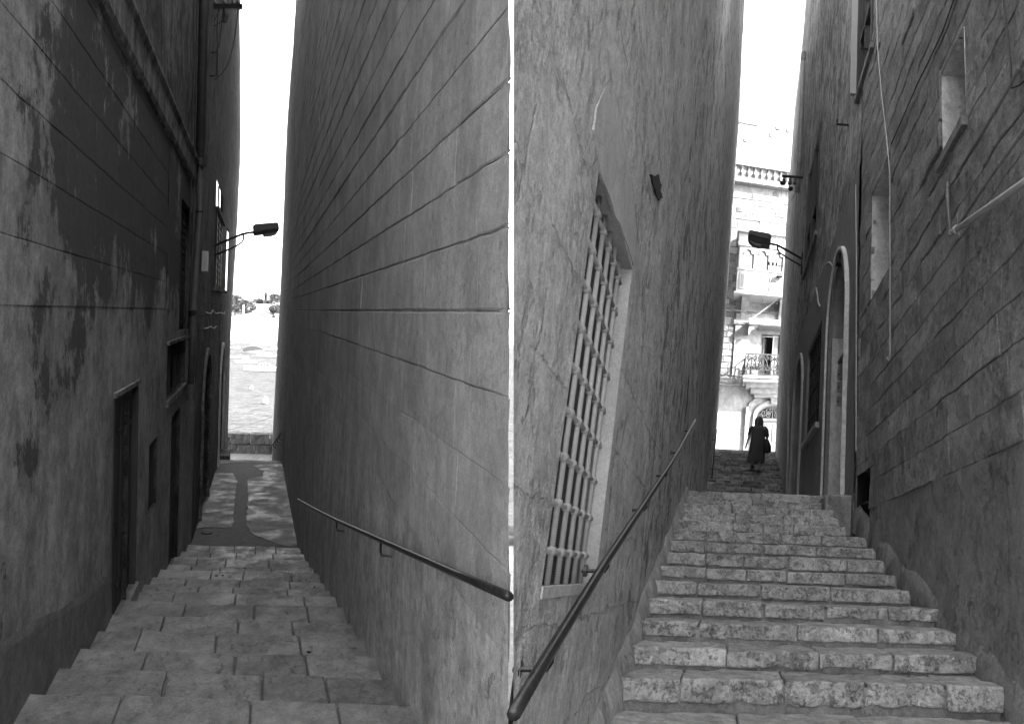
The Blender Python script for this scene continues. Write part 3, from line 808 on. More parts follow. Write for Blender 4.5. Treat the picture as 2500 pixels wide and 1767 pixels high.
bx = wbox(WLL, mb[0], mb[0] + .35, mb[1] - .22, mb[1] + .2, 0, .12, 'junction_box', M['pvc'], None, label='small grey junction box on the left wall beneath the lamp arm', cat='junction box')

# --- right building of the left alley
br_ = thing('stone_building', L, (1.5, 10, -5), 'tall pale limestone block building with open joints between the two alleys, downhill side', 'building')
sheet(WLR, 2.2, 22, -8, -1.21, M['ashlar_low'], 'plastered_base', br_, d0=.002, amp=.007, sy=.08, sz=.1, gy=1.01, near=lambda z: ynose_L(z), fs=1.6)
sheet(WLR, 2.2, 12.5, -1.25, 8.6, M['ashlar_low'], 'mortar_bed', br_, amp=.0, sy=.2, sz=.2, near=lambda z: ynose_L(z), d0=-.012)
sheet(WLR, 12.5, 22, -1.25, 19, M['ashlar_low'], 'mortar_bed', br_, amp=.0, sy=.3, sz=.3, d0=-.012)
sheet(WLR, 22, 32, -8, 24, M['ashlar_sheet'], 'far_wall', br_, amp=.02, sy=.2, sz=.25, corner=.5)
for a_, b_, c_ in ((12.5, 22, 19), (22, 32.4, 24)): shell(WLR, a_, b_, -8, c_, 2.6, M['lit_limewash'], br_)  # unseen backs whitened to bounce light
def visL(y, z): return z < .47 * y + .6
def jL(y, z):
    k = noise.noise(Vector((7.3, 0, round(z / .293) * 1.7))) * .9 + .62 + .5 * nz(y, z, 4, .8)
    if z < -.25: k *= .35
    return max(.04, min(1.25, k))
blocks(WLR, 2.2, 22, -1.22, 10.4, .293, (.55, 1.05), [], M['ashlar'], br_, joint=.011, d=.003, jit=.005, amp=.009, chip=.02, near=ynose_L, cap=296, xr=(600, 1300), cond=visL, jf=jL, vj=.35)
m = MB(L); T = []
for z in (-3.5, -1.5, -.5, .5, 1.3, 8.6):
    a = WLR.P(ynose_L(z), z, 0); s1 = slot_pt(L, -.07 if z < 2 else -.2, 6.0, z)  # added slot, left open so brightness shows between the buildings
    T.append([m.V(a), m.V(s1), m.V((WLR.X0 + 1.6, 9.0, z)), m.V((WLR.X0 + 2.6, 12.5, z)), m.V(WLR.P(12.5, z, -.0))])
for A, B in zip(T, T[1:]):
    for i in range(4): m.Fc([A[i], A[i + 1], B[i + 1], B[i]], .5)
m.Fc(T[-1] + [m.V(WLR.P(5, 8.6, 0))], .5)
m.build('rear_wall', M['lit_limewash'], br_, recalc=False)  # unseen rear side, whitened to bounce light into the added slot

# --- handrail of the left alley
def rail(fr, w, px, d, rad, brackets, label, mat, drop=.10):
    pts = [w.P(*w.at(x, y, d), d) for x, y in px]
    t = thing('handrail', fr, pts[0], label, 'handrail')
    MB(fr).tube(pts, rad, 12).build('rail', mat, t, smooth=True)
    for x, y in brackets:
        Y, Z = w.at(x, y, d)
        c = w.P(Y, Z, d); c2 = w.P(Y, Z - drop, d * .9); c3 = w.P(Y, Z - drop * 1.05, -.02)
        b = MB(fr).tube([c, w.P(Y, Z - drop * .7, d), c2, c3], rad * .5, 6).build('bracket', mat, t)
        MB(fr, wfn(w)).lathe((Y, Z - drop * 1.05, -.012), [(rad * 1.3, 0), (rad * 1.3, .014)], 8).build('wall_plate', mat, b)
    return t
rail(L, WLR, [(1241.5, 1455), (1120, 1402), (930, 1318), (820, 1269), (770, 1243), (728, 1219)], .08, .017,
     [(930, 1318), (822, 1270)], 'dark iron handrail along the right wall of the alley that goes down to the sea', M['iron_worn'], drop=.10)

# --- steps of the left alley
st = thing('steps', L, (0, 4, -2), 'worn limestone steps leading down between dark walls to the harbour', 'stairs', kind='structure')
del st['category']
prev = 0.0
for k, (Y, Z) in enumerate(FLb):
    y0 = prev; prev = Y
    xs = [-1.30]
    while xs[-1] < .6: xs.append(xs[-1] + random.uniform(.38, .78))
    xs[-1] = .95 if Y > 3.3 else .88
    if xs[-1] - xs[-2] < .25: xs.pop(-2)
    for a, b in zip(xs, xs[1:]):
        m = MB(L)
        q = random.uniform(-.008, .008)
        tl = .012 * k if False else 0
        near = Y < 7.5
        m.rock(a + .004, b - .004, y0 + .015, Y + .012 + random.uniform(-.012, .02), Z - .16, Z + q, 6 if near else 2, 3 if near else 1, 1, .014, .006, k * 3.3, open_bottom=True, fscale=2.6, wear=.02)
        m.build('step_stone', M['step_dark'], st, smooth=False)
m = MB(L)
prev = 0.
for k, (Y, Z) in enumerate(FLb):
    m.box(-1.34, .98 if Y > 3.3 else .88, prev, Y - .012, Z - .5, Z - .02); prev = Y
m.build('step_bed', M['filler_dark'], st)
# black gum spots and leaves
for i in range(20):
    Y = random.uniform(4, 12); X = random.uniform(-1.1, .8); Z = floorL(Y)
    if any(abs(Y - a) < .06 for a, b in FLb): continue
    MB(L).lathe((X, Y, Z + .001), [(random.uniform(.012, .03), 0), (.006, .007)], 7).build('gum_spot', M['dark_void'], None, label='flattened dark gum spot on the downhill steps', cat='gum spot', group='gum spots trodden into the downhill steps')
# --- ramp with lighter slabs
def rampz(Y): return lerp(-4.72, -5.25, (Y - 13.6) / 10.9)
def on_ramp(x, y):
    r = L.ray(x, y); # Z = a + bY
    bb = (-5.25 + 4.72) / 10.9; aa = -4.72 - 13.6 * bb
    t = aa / (r[2] - bb * r[1]); return r[0] * t, r[1] * t
m = MB(L)
m.quad((-1.36, 13.55, rampz(13.55)), (1.0, 13.55, rampz(13.55)), (1.0, 24.5, rampz(24.5)), (-1.36, 24.5, rampz(24.5)))
m.quad((-1.36, 24.5, rampz(24.5)), (1.0, 24.5, rampz(24.5)), (1.0, 24.5, -9), (-1.36, 24.5, -9))
rp = m.build('ramp', M['ramp_dark'], None, recalc=False, kind='structure')
def slab(px, name, mat):
    pts = [on_ramp(*p) for p in px]
    dense = []
    for (a, b), (c, e) in zip(pts, pts[1:] + pts[:1]):
        n = max(2, int(math.hypot(c - a, e - b) / .12))
        for i in range(n):
            u = lerp(a, c, i / n); v = lerp(b, e, i / n)
            dense.append((max(-1.33, min(.97, u + .05 * nz(u, v, 0, 3) + .02 * nz(u, v, 3, 11))), v + .12 * nz(u, v, 4, 2)))
    m = MB(L)
    T = [m.V((u, v, rampz(v) + .008)) for u, v in dense]; B = [m.V((u, v, rampz(v) - .01)) for u, v in dense]
    m.Fc(T, .5)
    for i in range(len(T)): m.Fc([T[i], T[(i + 1) % len(T)], B[(i + 1) % len(T)], B[i]], .5)
    return m.build(name, mat, None, recalc=False, kind='structure')
slab([(520, 1156), (568, 1156), (578, 1171), (574, 1217), (571, 1250), (568, 1287), (522, 1287), (478, 1290), (498, 1215)], 'paving_slab', M['ramp_light'])
slab([(605, 1168), (640, 1163), (645, 1150), (618, 1138), (640, 1133), (690, 1128), (735, 1330), (700, 1336), (650, 1318), (610, 1300), (602, 1265), (606, 1220)], 'paving_slab', M['ramp_light'])
slab([(535, 1122), (630, 1124), (684, 1126), (684, 1131), (600, 1130), (530, 1131)], 'kerb_slab', M['paving'])
Xd, Yd = on_ramp(505, 1300)
MB(L).lathe((Xd, Yd, rampz(Yd) + .004), [(.13, 0), (.13, .015), (.11, .02)], 12).build('drain_cover', M['iron'], None, label='small dark round drain cover at the head of the ramp', cat='drain cover')
# --- street, parapet
ZPT, ZPB = L.onY(600, 1058, 36)[2], L.onY(600, 1107, 36)[2]; ZPM = (ZPT + ZPB) / 2 - .05
m = MB(L); m.quad((-14, 24.6, ZPB), (14, 24.6, ZPB), (14, 36.1, ZPB), (-14, 36.1, ZPB)); m.build('quay_road', M['paving'], None, recalc=False, kind='structure')
pw = thing('parapet_wall', L, (0, 36.2, -7.2), 'low rough stone parapet closing the alley above the harbour water', 'parapet')
for i in range(16):
    x = -8 + i * 1.0
    MB(L).rock(x + .005, x + .995, 36, 36.5, ZPB - .05, ZPM, 4, 1, 2, .04, .03, i, wear=.1).build('stone', M['parapet'], pw)
    MB(L).rock(x - .3, x + .69, 35.97, 36.53, ZPM, ZPT, 4, 1, 2, .04, .035, i + 40, wear=.15).build('stone', M['parapet'], pw)
qh = thing('added_quay_shader', L, (4.5, 35, -8), 'unseen block added on the quay past the end of the downhill alley, shading the parapet', 'house')  # added out of view to keep the sun off the parapet
MB(L).box(1.9, 9, 32.8, 38.5, -9, 1.0).build('wall', M['parapet'], qh)
MB(L).box(1.8, 9.1, 32.7, 38.6, 1.0, 1.25).build('roof_slab', M['cornice'], qh)
cb = MB(L).box(-1.7, -.95, 25, 26.2, -7.2, -5.14).build('kerb_stone', M['cornice'], None, label='grey kerb stone at the left end of the ramp', cat='kerb')
# railing stub on the right far corner
g = thing('short_railing', L, (.7, 27, -5), 'short dark wall railing at the far right corner above the ramp end', 'railing')
a, b = WLR.P(*WLR.at(659, 1095, .1), .1), WLR.P(*WLR.at(686, 1057, .1), .1)
MB(L).tube([a, b], .03, 6).build('rail', M['iron'], g)
for i in range(6):
    p = Vector(a).lerp(Vector(b), .05 + .17 * i); MB(L).tube([p, p + Vector((0, 0, -.14)), p + Vector((.12, 0, -.16))], .018, 5).build('bracket', M['iron'], g)

# --- sea, boats, far shore
SZ = -14.0
m = MB(L); n = 14
for i in range(n):
    for j in range(n):
        x0, x1 = -900 + 1800 * i / n, -900 + 1800 * (i + 1) / n; y0, y1 = 37 + 700 * j / n, 37 + 700 * (j + 1) / n
        m.quad((x0, y0, SZ), (x1, y0, SZ), (x1, y1, SZ), (x0, y1, SZ), .5)
m.build('sea', M['sea'], None, recalc=False, kind='structure')
def sea(x, y): return L.onZ(x, y, SZ)
def boat(px, py, ln, label, canopy=None, mast=False, cabin=True, ang=0.0):
    p = sea(px, py); t = thing('boat', L, p, label, 'boat', group='boats moored in the harbour')
    ca_, sa = math.cos(ang), math.sin(ang)
    def fn(a, b, c): return (p[0] + a * ca_ - b * sa, p[1] + a * sa + b * ca_, SZ + c)
    m = MB(L, fn); hl = ln / 2; bw_ = ln * .16
    secs = []
    for u in (-1, -.92, -.7, -.3, .2, .6, .85, 1):
        wd = bw_ * (1 if u > -.3 else max(.03, (1 + u) / .7) ** .6); sh = .10 * ln * (1 + .35 * max(0, -u) ** 2)
        if u > .8: wd *= .9
        secs.append([m.V((u * hl, -wd, sh)), m.V((u * hl, -wd * .75, .0)), m.V((u * hl * .97, 0, -.12)), m.V((u * hl, wd * .75, .0)), m.V((u * hl, wd, sh))])
    for A, B in zip(secs, secs[1:]):
        for i in range(4): m.Fc([A[i], A[i + 1], B[i + 1], B[i]], .5)
        m.Fc([A[4], A[0], B[0], B[4]], .5)
    m.Fc(secs[0], .5); m.Fc(secs[-1], .5)
    m.build('hull', M['hull'], t)
    m = MB(L, fn); m.prism([(-hl * .96, .0), (hl * .98, .0), (hl * .98, .12), (-hl * .97, .12)], -bw_ * .8, bw_ * .8); m.build('waterline_stripe', M['lamp_grey'], t)
    if cabin:
        m = MB(L, fn); h = .10 * ln
        m.prism([(-hl * .35, h), (-hl * .2, h * 1.9), (hl * .25, h * 2), (hl * .3, h)], -bw_ * .6, bw_ * .6); cb_ = m.build('cabin', M['hull'], t)
        for k in range(3):
            m = MB(L, fn); m.box(-hl * .18 + k * hl * .14, -hl * .08 + k * hl * .14, -bw_ * .62, -bw_ * .61, h * 1.35, h * 1.7); m.build('window', M['glass'], cb_)
    if canopy:
        m = MB(L, fn); h = .22 * ln
        pts = [(-canopy / 2 + canopy * i / 8, h + .13 * canopy * math.sin(math.pi * i / 8)) for i in range(9)]
        m.prism(pts + [(pts[-1][0], h - .1), (pts[0][0], h - .35 * canopy * .4)], -bw_, bw_); m.build('canopy', M['canvas'], t)
        for s_ in (-1, 1):
            m = MB(L, fn); m.tube([(s_ * canopy * .4, -bw_ * .9, .1 * ln), (s_ * canopy * .4, -bw_ * .9, h)], .04, 5); m.build('canopy_post', M['iron'], t)
    if mast:
        m = MB(L, fn); m.tube([(0, 0, .1 * ln), (0, 0, ln * .9)], .06, 5); m.build('mast', M['hull'], t)
    return t
boat(645, 906, 9.5, 'large white motor boat nearest in the harbour water')
boat(618, 862, 7, 'white boat under a dark curved canopy, behind the large one', canopy=7.0)
boat(566, 851, 6, 'dark canopied boat at the left end of the moored row', canopy=3.0, ang=.3)
boat(583, 876, 6, 'small open white boat left of the large motor boat', cabin=False)
boat(653, 872, 7, 'white cabin boat right of the canopied one', ang=-.2)
boat(668, 856, 7.5, 'white cabin boat at the right end of the moored row', mast=True, ang=.1)
boat(600, 886, 6, 'small cabin boat just behind the bow of the large one', ang=.25)
boat(640, 846, 9, 'farthest white boat with a mast, before the quay', mast=True)
for x, y, lab in ((614, 951, 'small white buoy farther out in the open water'), (648, 986, 'larger white buoy nearer the parapet')):
    p = sea(x, y); s_ = 1.0 if x < 630 else 1.35
    t = thing('buoy', L, p, lab, 'buoy', group='mooring buoys')
    MB(L).lathe((p[0], p[1], SZ - .1), [(.1 * s_, 0), (.28 * s_, .15 * s_), (.36 * s_, .4 * s_), (.28 * s_, .65 * s_), (.1 * s_, .8 * s_)], 10).build('float', M['hull'], t)
    MB(L).lathe((p[0], p[1], SZ - .12), [(.33 * s_, 0), (.34 * s_, .2)], 10).build('base_ring', M['lamp_dark'], t)
# quay, hill
m = MB(L); m.box(-300, 300, 300, 330, SZ - 1, SZ + 1.6); m.build('far_quay', M['white_stone'], None, kind='structure')
m = MB(L); n1, n2 = 60, 14; g_ = []
for j in range(n2 + 1):
    row = []
    for i in range(n1 + 1):
        x = -400 + 800 * i / n1; y = 330 + 400 * j / n2
        h = SZ + 1.6 + 26 * sm(j / 9) * (1 + .18 * nz(x, y, 0, .012)); row.append(m.V((x, y, h)))
    g_.append(row)
for j in range(n2):
    for i in range(n1): m.Fc([g_[j][i], g_[j][i + 1], g_[j + 1][i + 1], g_[j + 1][i]], .5)
m.build('hill', M['hill'], None, recalc=False, kind='structure', smooth=True)
HY = 420.0
def hillz(y): return SZ + 1.6 + 26 * sm((y - 330) / 400 * 14 / 9)
def tree(px, py, Y, wpx, hpx, label, tall=False):
    p = L.onY(px, py, Y); k = Y / F; w_ = wpx * k / 2 * 1.15; h_ = hpx * k * 1.1
    t = thing('tree', L, p, label, 'tree', group='trees on the far shore')
    m = MB(L); m.tube([(p[0], Y, p[2] - 4), (p[0], Y, p[2] + h_ * .25), (p[0] + .3, Y, p[2] + h_ * .6)], [.8, .5, .2], 6); m.build('trunk', M['bark'], t)
    m = MB(L); cl = [(random.uniform(-.75, .75), random.uniform(-.6, .6), random.uniform(.2, .85), random.uniform(.25, .45)) for _ in range(9 if not tall else 6)]
    for i in range(2400 if not tall else 700):
        c = random.choice(cl); v = Vector([random.gauss(0, 1) for _ in range(3)]).normalized() * c[3] * random.uniform(.6, 1.05)
        if tall: q = Vector((p[0] + v.x * w_ * .8, Y + v.y * w_, p[2] + h_ * (.1 + .9 * random.random() ** 1.2) * 1))
        else: q = Vector((p[0] + (c[0] * .8 + v.x) * w_, Y + (c[1] + v.y) * w_, p[2] + (c[2] * .75 + v.z * .6) * h_))
        s_ = random.uniform(.5, 1.1) * k * 4.2
        a = Vector([random.gauss(0, 1) for _ in range(3)]).normalized() * s_; b = a.cross(Vector([random.gauss(0, 1) for _ in range(3)])).normalized() * s_ * .7
        m.Fc([m.V(q - a), m.V(q + b), m.V(q + a), m.V(q - b)], random.random())
    m.build('crown', M['leaf'], t, recalc=False)
tree(575, 750, 470, 34, 34, 'ragged pale tree at the left above the moored boats')
tree(598, 764, 440, 56, 34, 'wide rounded tree left of the centre of the far shore')
tree(574, 762, 430, 26, 22, 'small bush-like tree at the left foot of the wide rounded one')
tree(628, 752, 480, 34, 30, 'dense rounded tree standing on the crest of the far shore')
tree(648, 752, 476, 10, 32, 'slim dark cypress right of the dense rounded tree', tall=True)
tree(668, 748, 480, 36, 32, 'loose tree crown on the crest at the right')
tree(669, 768, 430, 32, 26, 'broad low tree at the right above the quay')
tree(660, 777, 425, 20, 14, 'lowest dark bush-like tree at the right by the quay')
hs = MB(L); p = L.onY(636, 712, 560); hs.box(p[0] - 7, p[0] + 7, 560, 570, p[2] - 14, p[2] + 3)
h0 = hs.build('far_house', M['white_stone'], None, label='pale house showing above the trees on the far crest', cat='house')
for i in range(4): MB(L).box(p[0] - 5 + i * 3, p[0] - 4 + i * 3, 559.8, 559.95, p[2] - 1.5, p[2] + 1).build('window', M['door_grey'], h0)
p = L.onY(594, 765, 424); MB(L).tube([(p[0], 424, p[2] - 2), (p[0], 424, p[2] + 5)], .45, 6).build('white_post', M['hull'], None, label='white post standing before the wide tree on the shore', cat='post')
for i, (x, y) in enumerate([(632, 770), (640, 764), (647, 767), (654, 771), (618, 769)]):
    p = L.onY(x, y, 420); hh = random.uniform(1.2, 2.6)
    o = MB(L).prism([(p[0] - hh, p[2] - 2), (p[0] + hh, p[2] - 2), (p[0] + hh, p[2] + .4), (p[0], p[2] + .4 + hh * .5), (p[0] - hh, p[2] + .4)], 420, 423).build('shore_hut', M['white_stone'], None, label='tiny pale hut in the row between the shore trees', cat='hut', group='tiny huts on the far shore')
for a, b, lab, X2 in (((686, 773), (622, 797), 'dark cable stretched across the bright gap in front of the far shore', 0), ((556, 876), (583, 853), 'thin dark cable leaving the left corner over the boats', 0), ((556, 1050), (665, 1018), 'thin cable crossing low over the water', 0)):
    P0, P1 = L.onY(a[0], a[1], 32.6), L.onY(b[0], b[1], 34.5); mid = (P0 + P1) / 2 + Vector((0, 0, -.03))
    cable(L, [P0, mid, P1], .015 if lab.startswith('dark') else .008, 'overhead_cable', lab)

# ================================================================== RIGHT ALLEY
FR_ = [(3.45, -.66), (4.08, -.515), (4.45, -.40), (4.83, -.285), (5.25, -.17), (5.70, -.055), (6.15, .06), (6.58, .185), (6.98, .305), (7.42, .43),
       (7.88, .56), (8.30, .69), (8.70, .815), (9.06, .93), (9.5, 1.06)]
FRb = [(.9, -1.38), (1.4, -1.24), (1.95, -1.09), (2.45, -.94), (2.95, -.80)] + FR_
FAR = [(15.5 + .5 * i, 1.21 + .15 * i) for i in range(22)]     # second flight
def floorR(Y):
    z = -1.5
    for y, q in FRb + FAR:
        if Y >= y: z = q
    return z
# --- left building of the right alley (rough limestone)
b2 = thing('rough_building', R, (-1, 8, 0), 'tall rough limestone building with pitted wall and grilled window left of the uphill steps', 'building')
HG = (2.15, 3.08, -.05, 1.33)
sheet(WRL, 1.0, 8, -3, 9, M['rough_wall'], 'near_wall', b2, holes=[HG], amp=.009, sy=.03, sz=.035, gy=1.007, gz=1.006, near=ynose_R, fs=1.8, rough=.8)
sheet(WRL, 8, 16, -1, 15.5, M['rough_wall'], 'far_wall', b2, amp=.03, sy=.2, sz=.22)
sheet(WRL, 16, 26, -1, 25, M['rough_wall'], 'far_wall', b2, amp=.03, sy=.2, sz=.22, corner=.35)
for a_, b_, c_, t_ in ((8, 16, 15.5, 1.0), (16, 26.3, 25, 3)): shell(WRL, a_, b_, -3, c_, t_, M['lit_limewash'], b2)  # hidden backs made white for bounce light behind the slot
m = MB(R); T = []
for z in (-3.5, -.44, 0, .6, 1.15, 9):
    a = WRL.P(ynose_R(z), z, 0); s1 = slot_pt(R, .07 if z < 2 else .2, 6.2, z)
    T.append([m.V(a), m.V(s1), m.V((WRL.X0 - 1.0, 8, z)), m.V(WRL.P(8, z, 0))])
for A, B in zip(T, T[1:]):
    for i in range(3): m.Fc([A[i], A[i + 1], B[i + 1], B[i]], .5)
m.Fc(T[-1] + [m.V(WRL.P(3, 9, 0))], .5)
m.build('rear_wall', M['lit_limewash'], b2, recalc=False)  # other side of the added slot, whitened for bounce light
def patch(w, px, mat, name, parent, d=.006, th=.02, rag=.02, dome=0):
    pts = [w.at(x, y) for x, y in px]; dense = []
    for (a, b), (c, e) in zip(pts, pts[1:] + pts[:1]):
        n = max(1, int(math.hypot(c - a, e - b) / .05))
        for i in range(n):
            u = lerp(a, c, i / n); v = lerp(b, e, i / n)
            dense.append((u + rag * nz(u, v, 0, 9), v + rag * nz(u, v, 4, 7)))
    m = MB(w.fr, wfn(w)); T = [m.V((u, v, d)) for u, v in dense]; B = [m.V((u, v, d - th)) for u, v in dense]
    m.Fc(T, .5)
    for i in range(len(T)): m.Fc([T[i], T[(i + 1) % len(T)], B[(i + 1) % len(T)], B[i]], .5)
    return m.build(name, mat, parent, recalc=False)
# smooth repair above and beside the window
patch(WRL, [(1480, 210), (1500, 235), (1515, 330), (1540, 450), (1552, 560), (1546, 645), (1500, 520), (1465, 420), (1452, 365), (1448, 320), (1455, 260)], M['patch'], 'plaster_repair', b2, d=.004, th=.01)
# flat dark patch painted for the shade inside a knocked-out hole
patch(WRL, [(1586, 430), (1596, 420), (1604, 425), (1612, 450), (1608, 470), (1614, 486), (1606, 493), (1600, 478), (1592, 462), (1588, 448)], M['dark_void'], 'hole_shade', b2, d=.011, rag=.03)
# grille window
m = MB(R, wfn(WRL)); NS = 2.42      # the near jamb is splayed: the building is thin here
m.quad((HG[1], HG[2], 0), (HG[1], HG[3], 0), (HG[1], HG[3], -.12), (HG[1], HG[2], -.12)); m.quad((HG[0], HG[2], 0), (HG[0], HG[3], 0), (NS, HG[3], -.12), (NS, HG[2], -.12))
for z in HG[2:]: m.quad((HG[0], z, 0), (HG[1], z, 0), (HG[1], z, -.12), (NS, z, -.12))
m.build('reveal', M['jamb'], b2, recalc=False)
gw = thing('window_grille', R, (-.6, 2.5, 0), 'tall painted iron grille with knotted bars in the near window of the rough wall', 'window grille')
m = MB(R, wfn(WRL)); m.quad((2.38, HG[2], -.10), (HG[1], HG[2], -.10), (HG[1], HG[3], -.10), (2.38, HG[3], -.10)); m.build('wire_screen', M['wire_screen'], gw, recalc=False)
gy = [2.28 + .1435 * i for i in range(6)]
gz_ = [.057 + .150 * k for k in range(9)]
for y in gy: MB(R, None).tube([WRL.P(y, HG[2] + .001, -.05), WRL.P(y, HG[3] - .001, -.05)], .0105, 8).build('upright_bar', M['grille_paint'], gw, smooth=True)
for z in gz_:
    MB(R).tube([WRL.P(HG[0] + .001, z, -.05), WRL.P(HG[1] - .001, z, -.05)], .0095, 8).build('cross_bar', M['grille_paint'], gw, smooth=True)
    for y in gy: MB(R).tube([WRL.P(y - .024, z, -.05), WRL.P(y - .012, z, -.05), WRL.P(y + .012, z, -.05), WRL.P(y + .024, z, -.05)], [.012, .0175, .0175, .012], 8).build('knot', M['grille_paint'], gw, smooth=True)
m = MB(R, wfn(WRL)); m.box(HG[0], HG[1], HG[2] - .03, HG[2] + .003, -.03, .006); m.build('window_sill', M['patch'], b2)
# --- handrails
rail(R, WRL, [(1254.5, 1742), (1330, 1612), (1480, 1368), (1575, 1226), (1640, 1128), (1697, 1026)], .08, .0165,
     [(1350, 1582), (1486, 1360), (1578, 1222), (1629, 1145), (1660, 1092), (1688, 1042)], 'long dark iron handrail climbing the rough wall beside the uphill steps', M['iron_worn'], drop=.05)
rail(R, WRL, [(1738, 1165), (1743, 1110), (1749, 1048)], .10, .022, [(1741, 1135), (1747, 1065)], 'small far handrail at the left side of the upper flight of steps', M['iron_worn'])

# --- right building A
b3 = thing('weathered_house', R, (1.9, 8, 0), 'tall weathered stone house with arched doorways and deep niches right of the uphill steps', 'house')
N2 = (4.43, 5.0, 3.27, 4.12); N1 = (6.9, 7.85, 3.21, 4.6)
AR1 = (9.47, 10.9, 1.0, 4.7); BW = (12.1, 14.2, 2.6, 4.5); AR2 = (14.95, 16.7, .8, 4.85); CEL = (7.75, 8.5, .5, 1.2)
SHU = (7.95, 9.05, 6.95, 9.6); SHL = (13.6, 15.8, 7.0, 9.7)
hA = [N2, N1, AR1, BW, AR2, CEL, SHU, SHL]
ZB = .75
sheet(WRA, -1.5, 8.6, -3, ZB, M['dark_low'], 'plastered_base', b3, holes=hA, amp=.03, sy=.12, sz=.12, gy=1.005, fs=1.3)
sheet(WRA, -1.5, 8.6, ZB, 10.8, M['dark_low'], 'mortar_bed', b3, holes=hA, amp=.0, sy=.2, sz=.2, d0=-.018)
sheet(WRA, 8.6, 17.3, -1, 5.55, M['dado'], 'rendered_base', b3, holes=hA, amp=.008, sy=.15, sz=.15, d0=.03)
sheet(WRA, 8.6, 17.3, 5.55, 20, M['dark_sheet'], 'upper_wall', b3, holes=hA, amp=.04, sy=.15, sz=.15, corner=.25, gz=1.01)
shell(WRA, -1.5, 8.6, -3, 10.8, 6, M['dark_low'], b3)
shell(WRA, 8.6, 17.55, -3, 20, 6, M['dark_low'], b3)
def visR(y, z): return z < 1.0 * y + .7
def jR(y, z): return max(.1, min(1.1, .6 + .8 * nz(y, z, 3, 1.1))) * (1 if z > 2.4 + .5 * nz(y, 0, 0, 1) else .55)
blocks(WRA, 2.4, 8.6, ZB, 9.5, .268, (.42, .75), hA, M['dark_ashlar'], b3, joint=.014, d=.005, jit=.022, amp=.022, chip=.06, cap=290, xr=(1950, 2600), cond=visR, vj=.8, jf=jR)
for h in (N2, N1): reveal(WRA, h, .55, (M['lit_limewash'],), b3, back=M['dark_low'])
m = MB(R, wfn(WRA)); m.prism([(4.4, 3.22), (5.06, 3.22), (5.06, 3.30), (4.4, 3.30)], -.3, .05, 'Z'); m.build('niche_sill', M['dark_low'], b3)
# arch 1
reveal(WRA, AR1, .45, (M['lit_limewash'],), b3, d0=.03)  # reveal coat lightened for the light that falls on the far jamb
arch_fill(WRA, 10.185, .715, 3.75, .95, 4.7, .03, M['dado'], b3, .45, M['jamb'])
arch_trim(WRA, 10.185, .715, 1.06, 3.75, .95, .20, .0, .06, 'arch_surround', M['dado'], b3)
arch_trim(WRA, 10.185, .915, 1.06, 3.75, 1.15, .05, .0, .095, 'arch_moulding', M['lit_limewash'], b3)
wbox(WRA, 9.5, 10.87, 1.0, 3.3, -.42, -.36, 'door', M['door_wood'], b3)
wbox(WRA, 9.48, 10.89, 3.32, 3.36, -.45, -.10, 'transom', M['dado'], b3)
wbox(WRA, 9.5, 10.87, 3.37, 4.65, -.42, -.40, 'fanlight', M['glass'], b3)
for i, z in enumerate((2.62, 2.85, 3.06)):
    m = MB(R, wfn(WRA)); m.box(10.86, 10.885, z, z + .16, -.30, -.10); sg = m.build('bell_plate', M['plate'], b3)
    for a in (-.27, -.2, -.13): MB(R, wfn(WRA)).box(10.852, 10.86, z + .06, z + .09, a, a + .02).build('bell_button', M['iron'], sg)
wbox(WRA, 9.9, 10.05, 4.62, 4.78, .03, .12, 'door_light', M['iron'], b3)
# bars window
reveal(WRA, BW, .25, (M['dado'],), b3, back=M['dark_void'], d0=.03)
for i in range(9): MB(R, None).tube([WRA.P(12.2 + i * .24, 2.6, -.03), WRA.P(12.2 + i * .24, 4.5, -.03)], .014, 6).build('window_bar', M['iron'], b3)
for z in (3.0, 3.5, 4.0): MB(R).tube([WRA.P(12.1, z, -.03), WRA.P(14.2, z, -.03)], .014, 6).build('window_bar', M['iron'], b3)
wbox(WRA, 12.0, 14.3, 2.5, 2.6, -.1, .10, 'window_sill', M['patch'], b3)
# arch 2
reveal(WRA, AR2, .4, (M['dado'],), b3, back=M['dark_void'], d0=.03)
arch_fill(WRA, 15.825, .875, 3.9, .95, 4.85, .03, M['dado'], b3, .4, M['dado'])
arch_trim(WRA, 15.825, .875, .8, 3.9, .95, .14, .0, .08, 'arch_surround', M['jamb'], b3)
wbox(WRA, 14.98, 16.67, .8, 3.7, -.36, -.30, 'door', M['door_wood'], b3)
# cellar opening
reveal(WRA, CEL, .35, (M['dark_void'],), b3, back=M['dark_void'])
MB(R).tube([WRA.P(7.76, .85, -.06), WRA.P(8.49, .88, -.06)], .012, 6).build('cellar_bar', M['iron_worn'], b3)
# shutters with bright glass
for h, sp_ in ((SHU, 1), (SHL, 2)):
    reveal(WRA, h, .25, (M['patch'],), b3, back=M['glass'], names=('reveal', 'window_pane'))
    for k in range(sp_ + 1):
        y = lerp(h[0], h[1] - .07, k / sp_)
        wbox(WRA, y, y + .07, h[2], h[3], -.12, .03, 'window_frame', M['shutter_wood'], b3)
    wbox(WRA, h[0], h[1], h[2], h[2] + .07, -.12, .03, 'window_frame', M['shutter_wood'], b3)
    wbox(WRA, h[0] + .07, h[1] - .07, h[2] + .9, h[2] + .95, -.10, .0, 'window_frame', M['shutter_wood'], b3)
MB(R, wfn(WRA)).box(9.05, 9.11, 7.0, 9.55, .0, .12).build('shutter', M['white_paint'], b3)
wbox(WRA, 7.9, 9.1, 6.86, 6.95, -.1, .05, 'window_sill', M['dark_low'], b3)
wbox(WRA, 13.5, 15.9, 6.9, 7.0, -.1, .07, 'window_sill', M['dark_low'], b3)
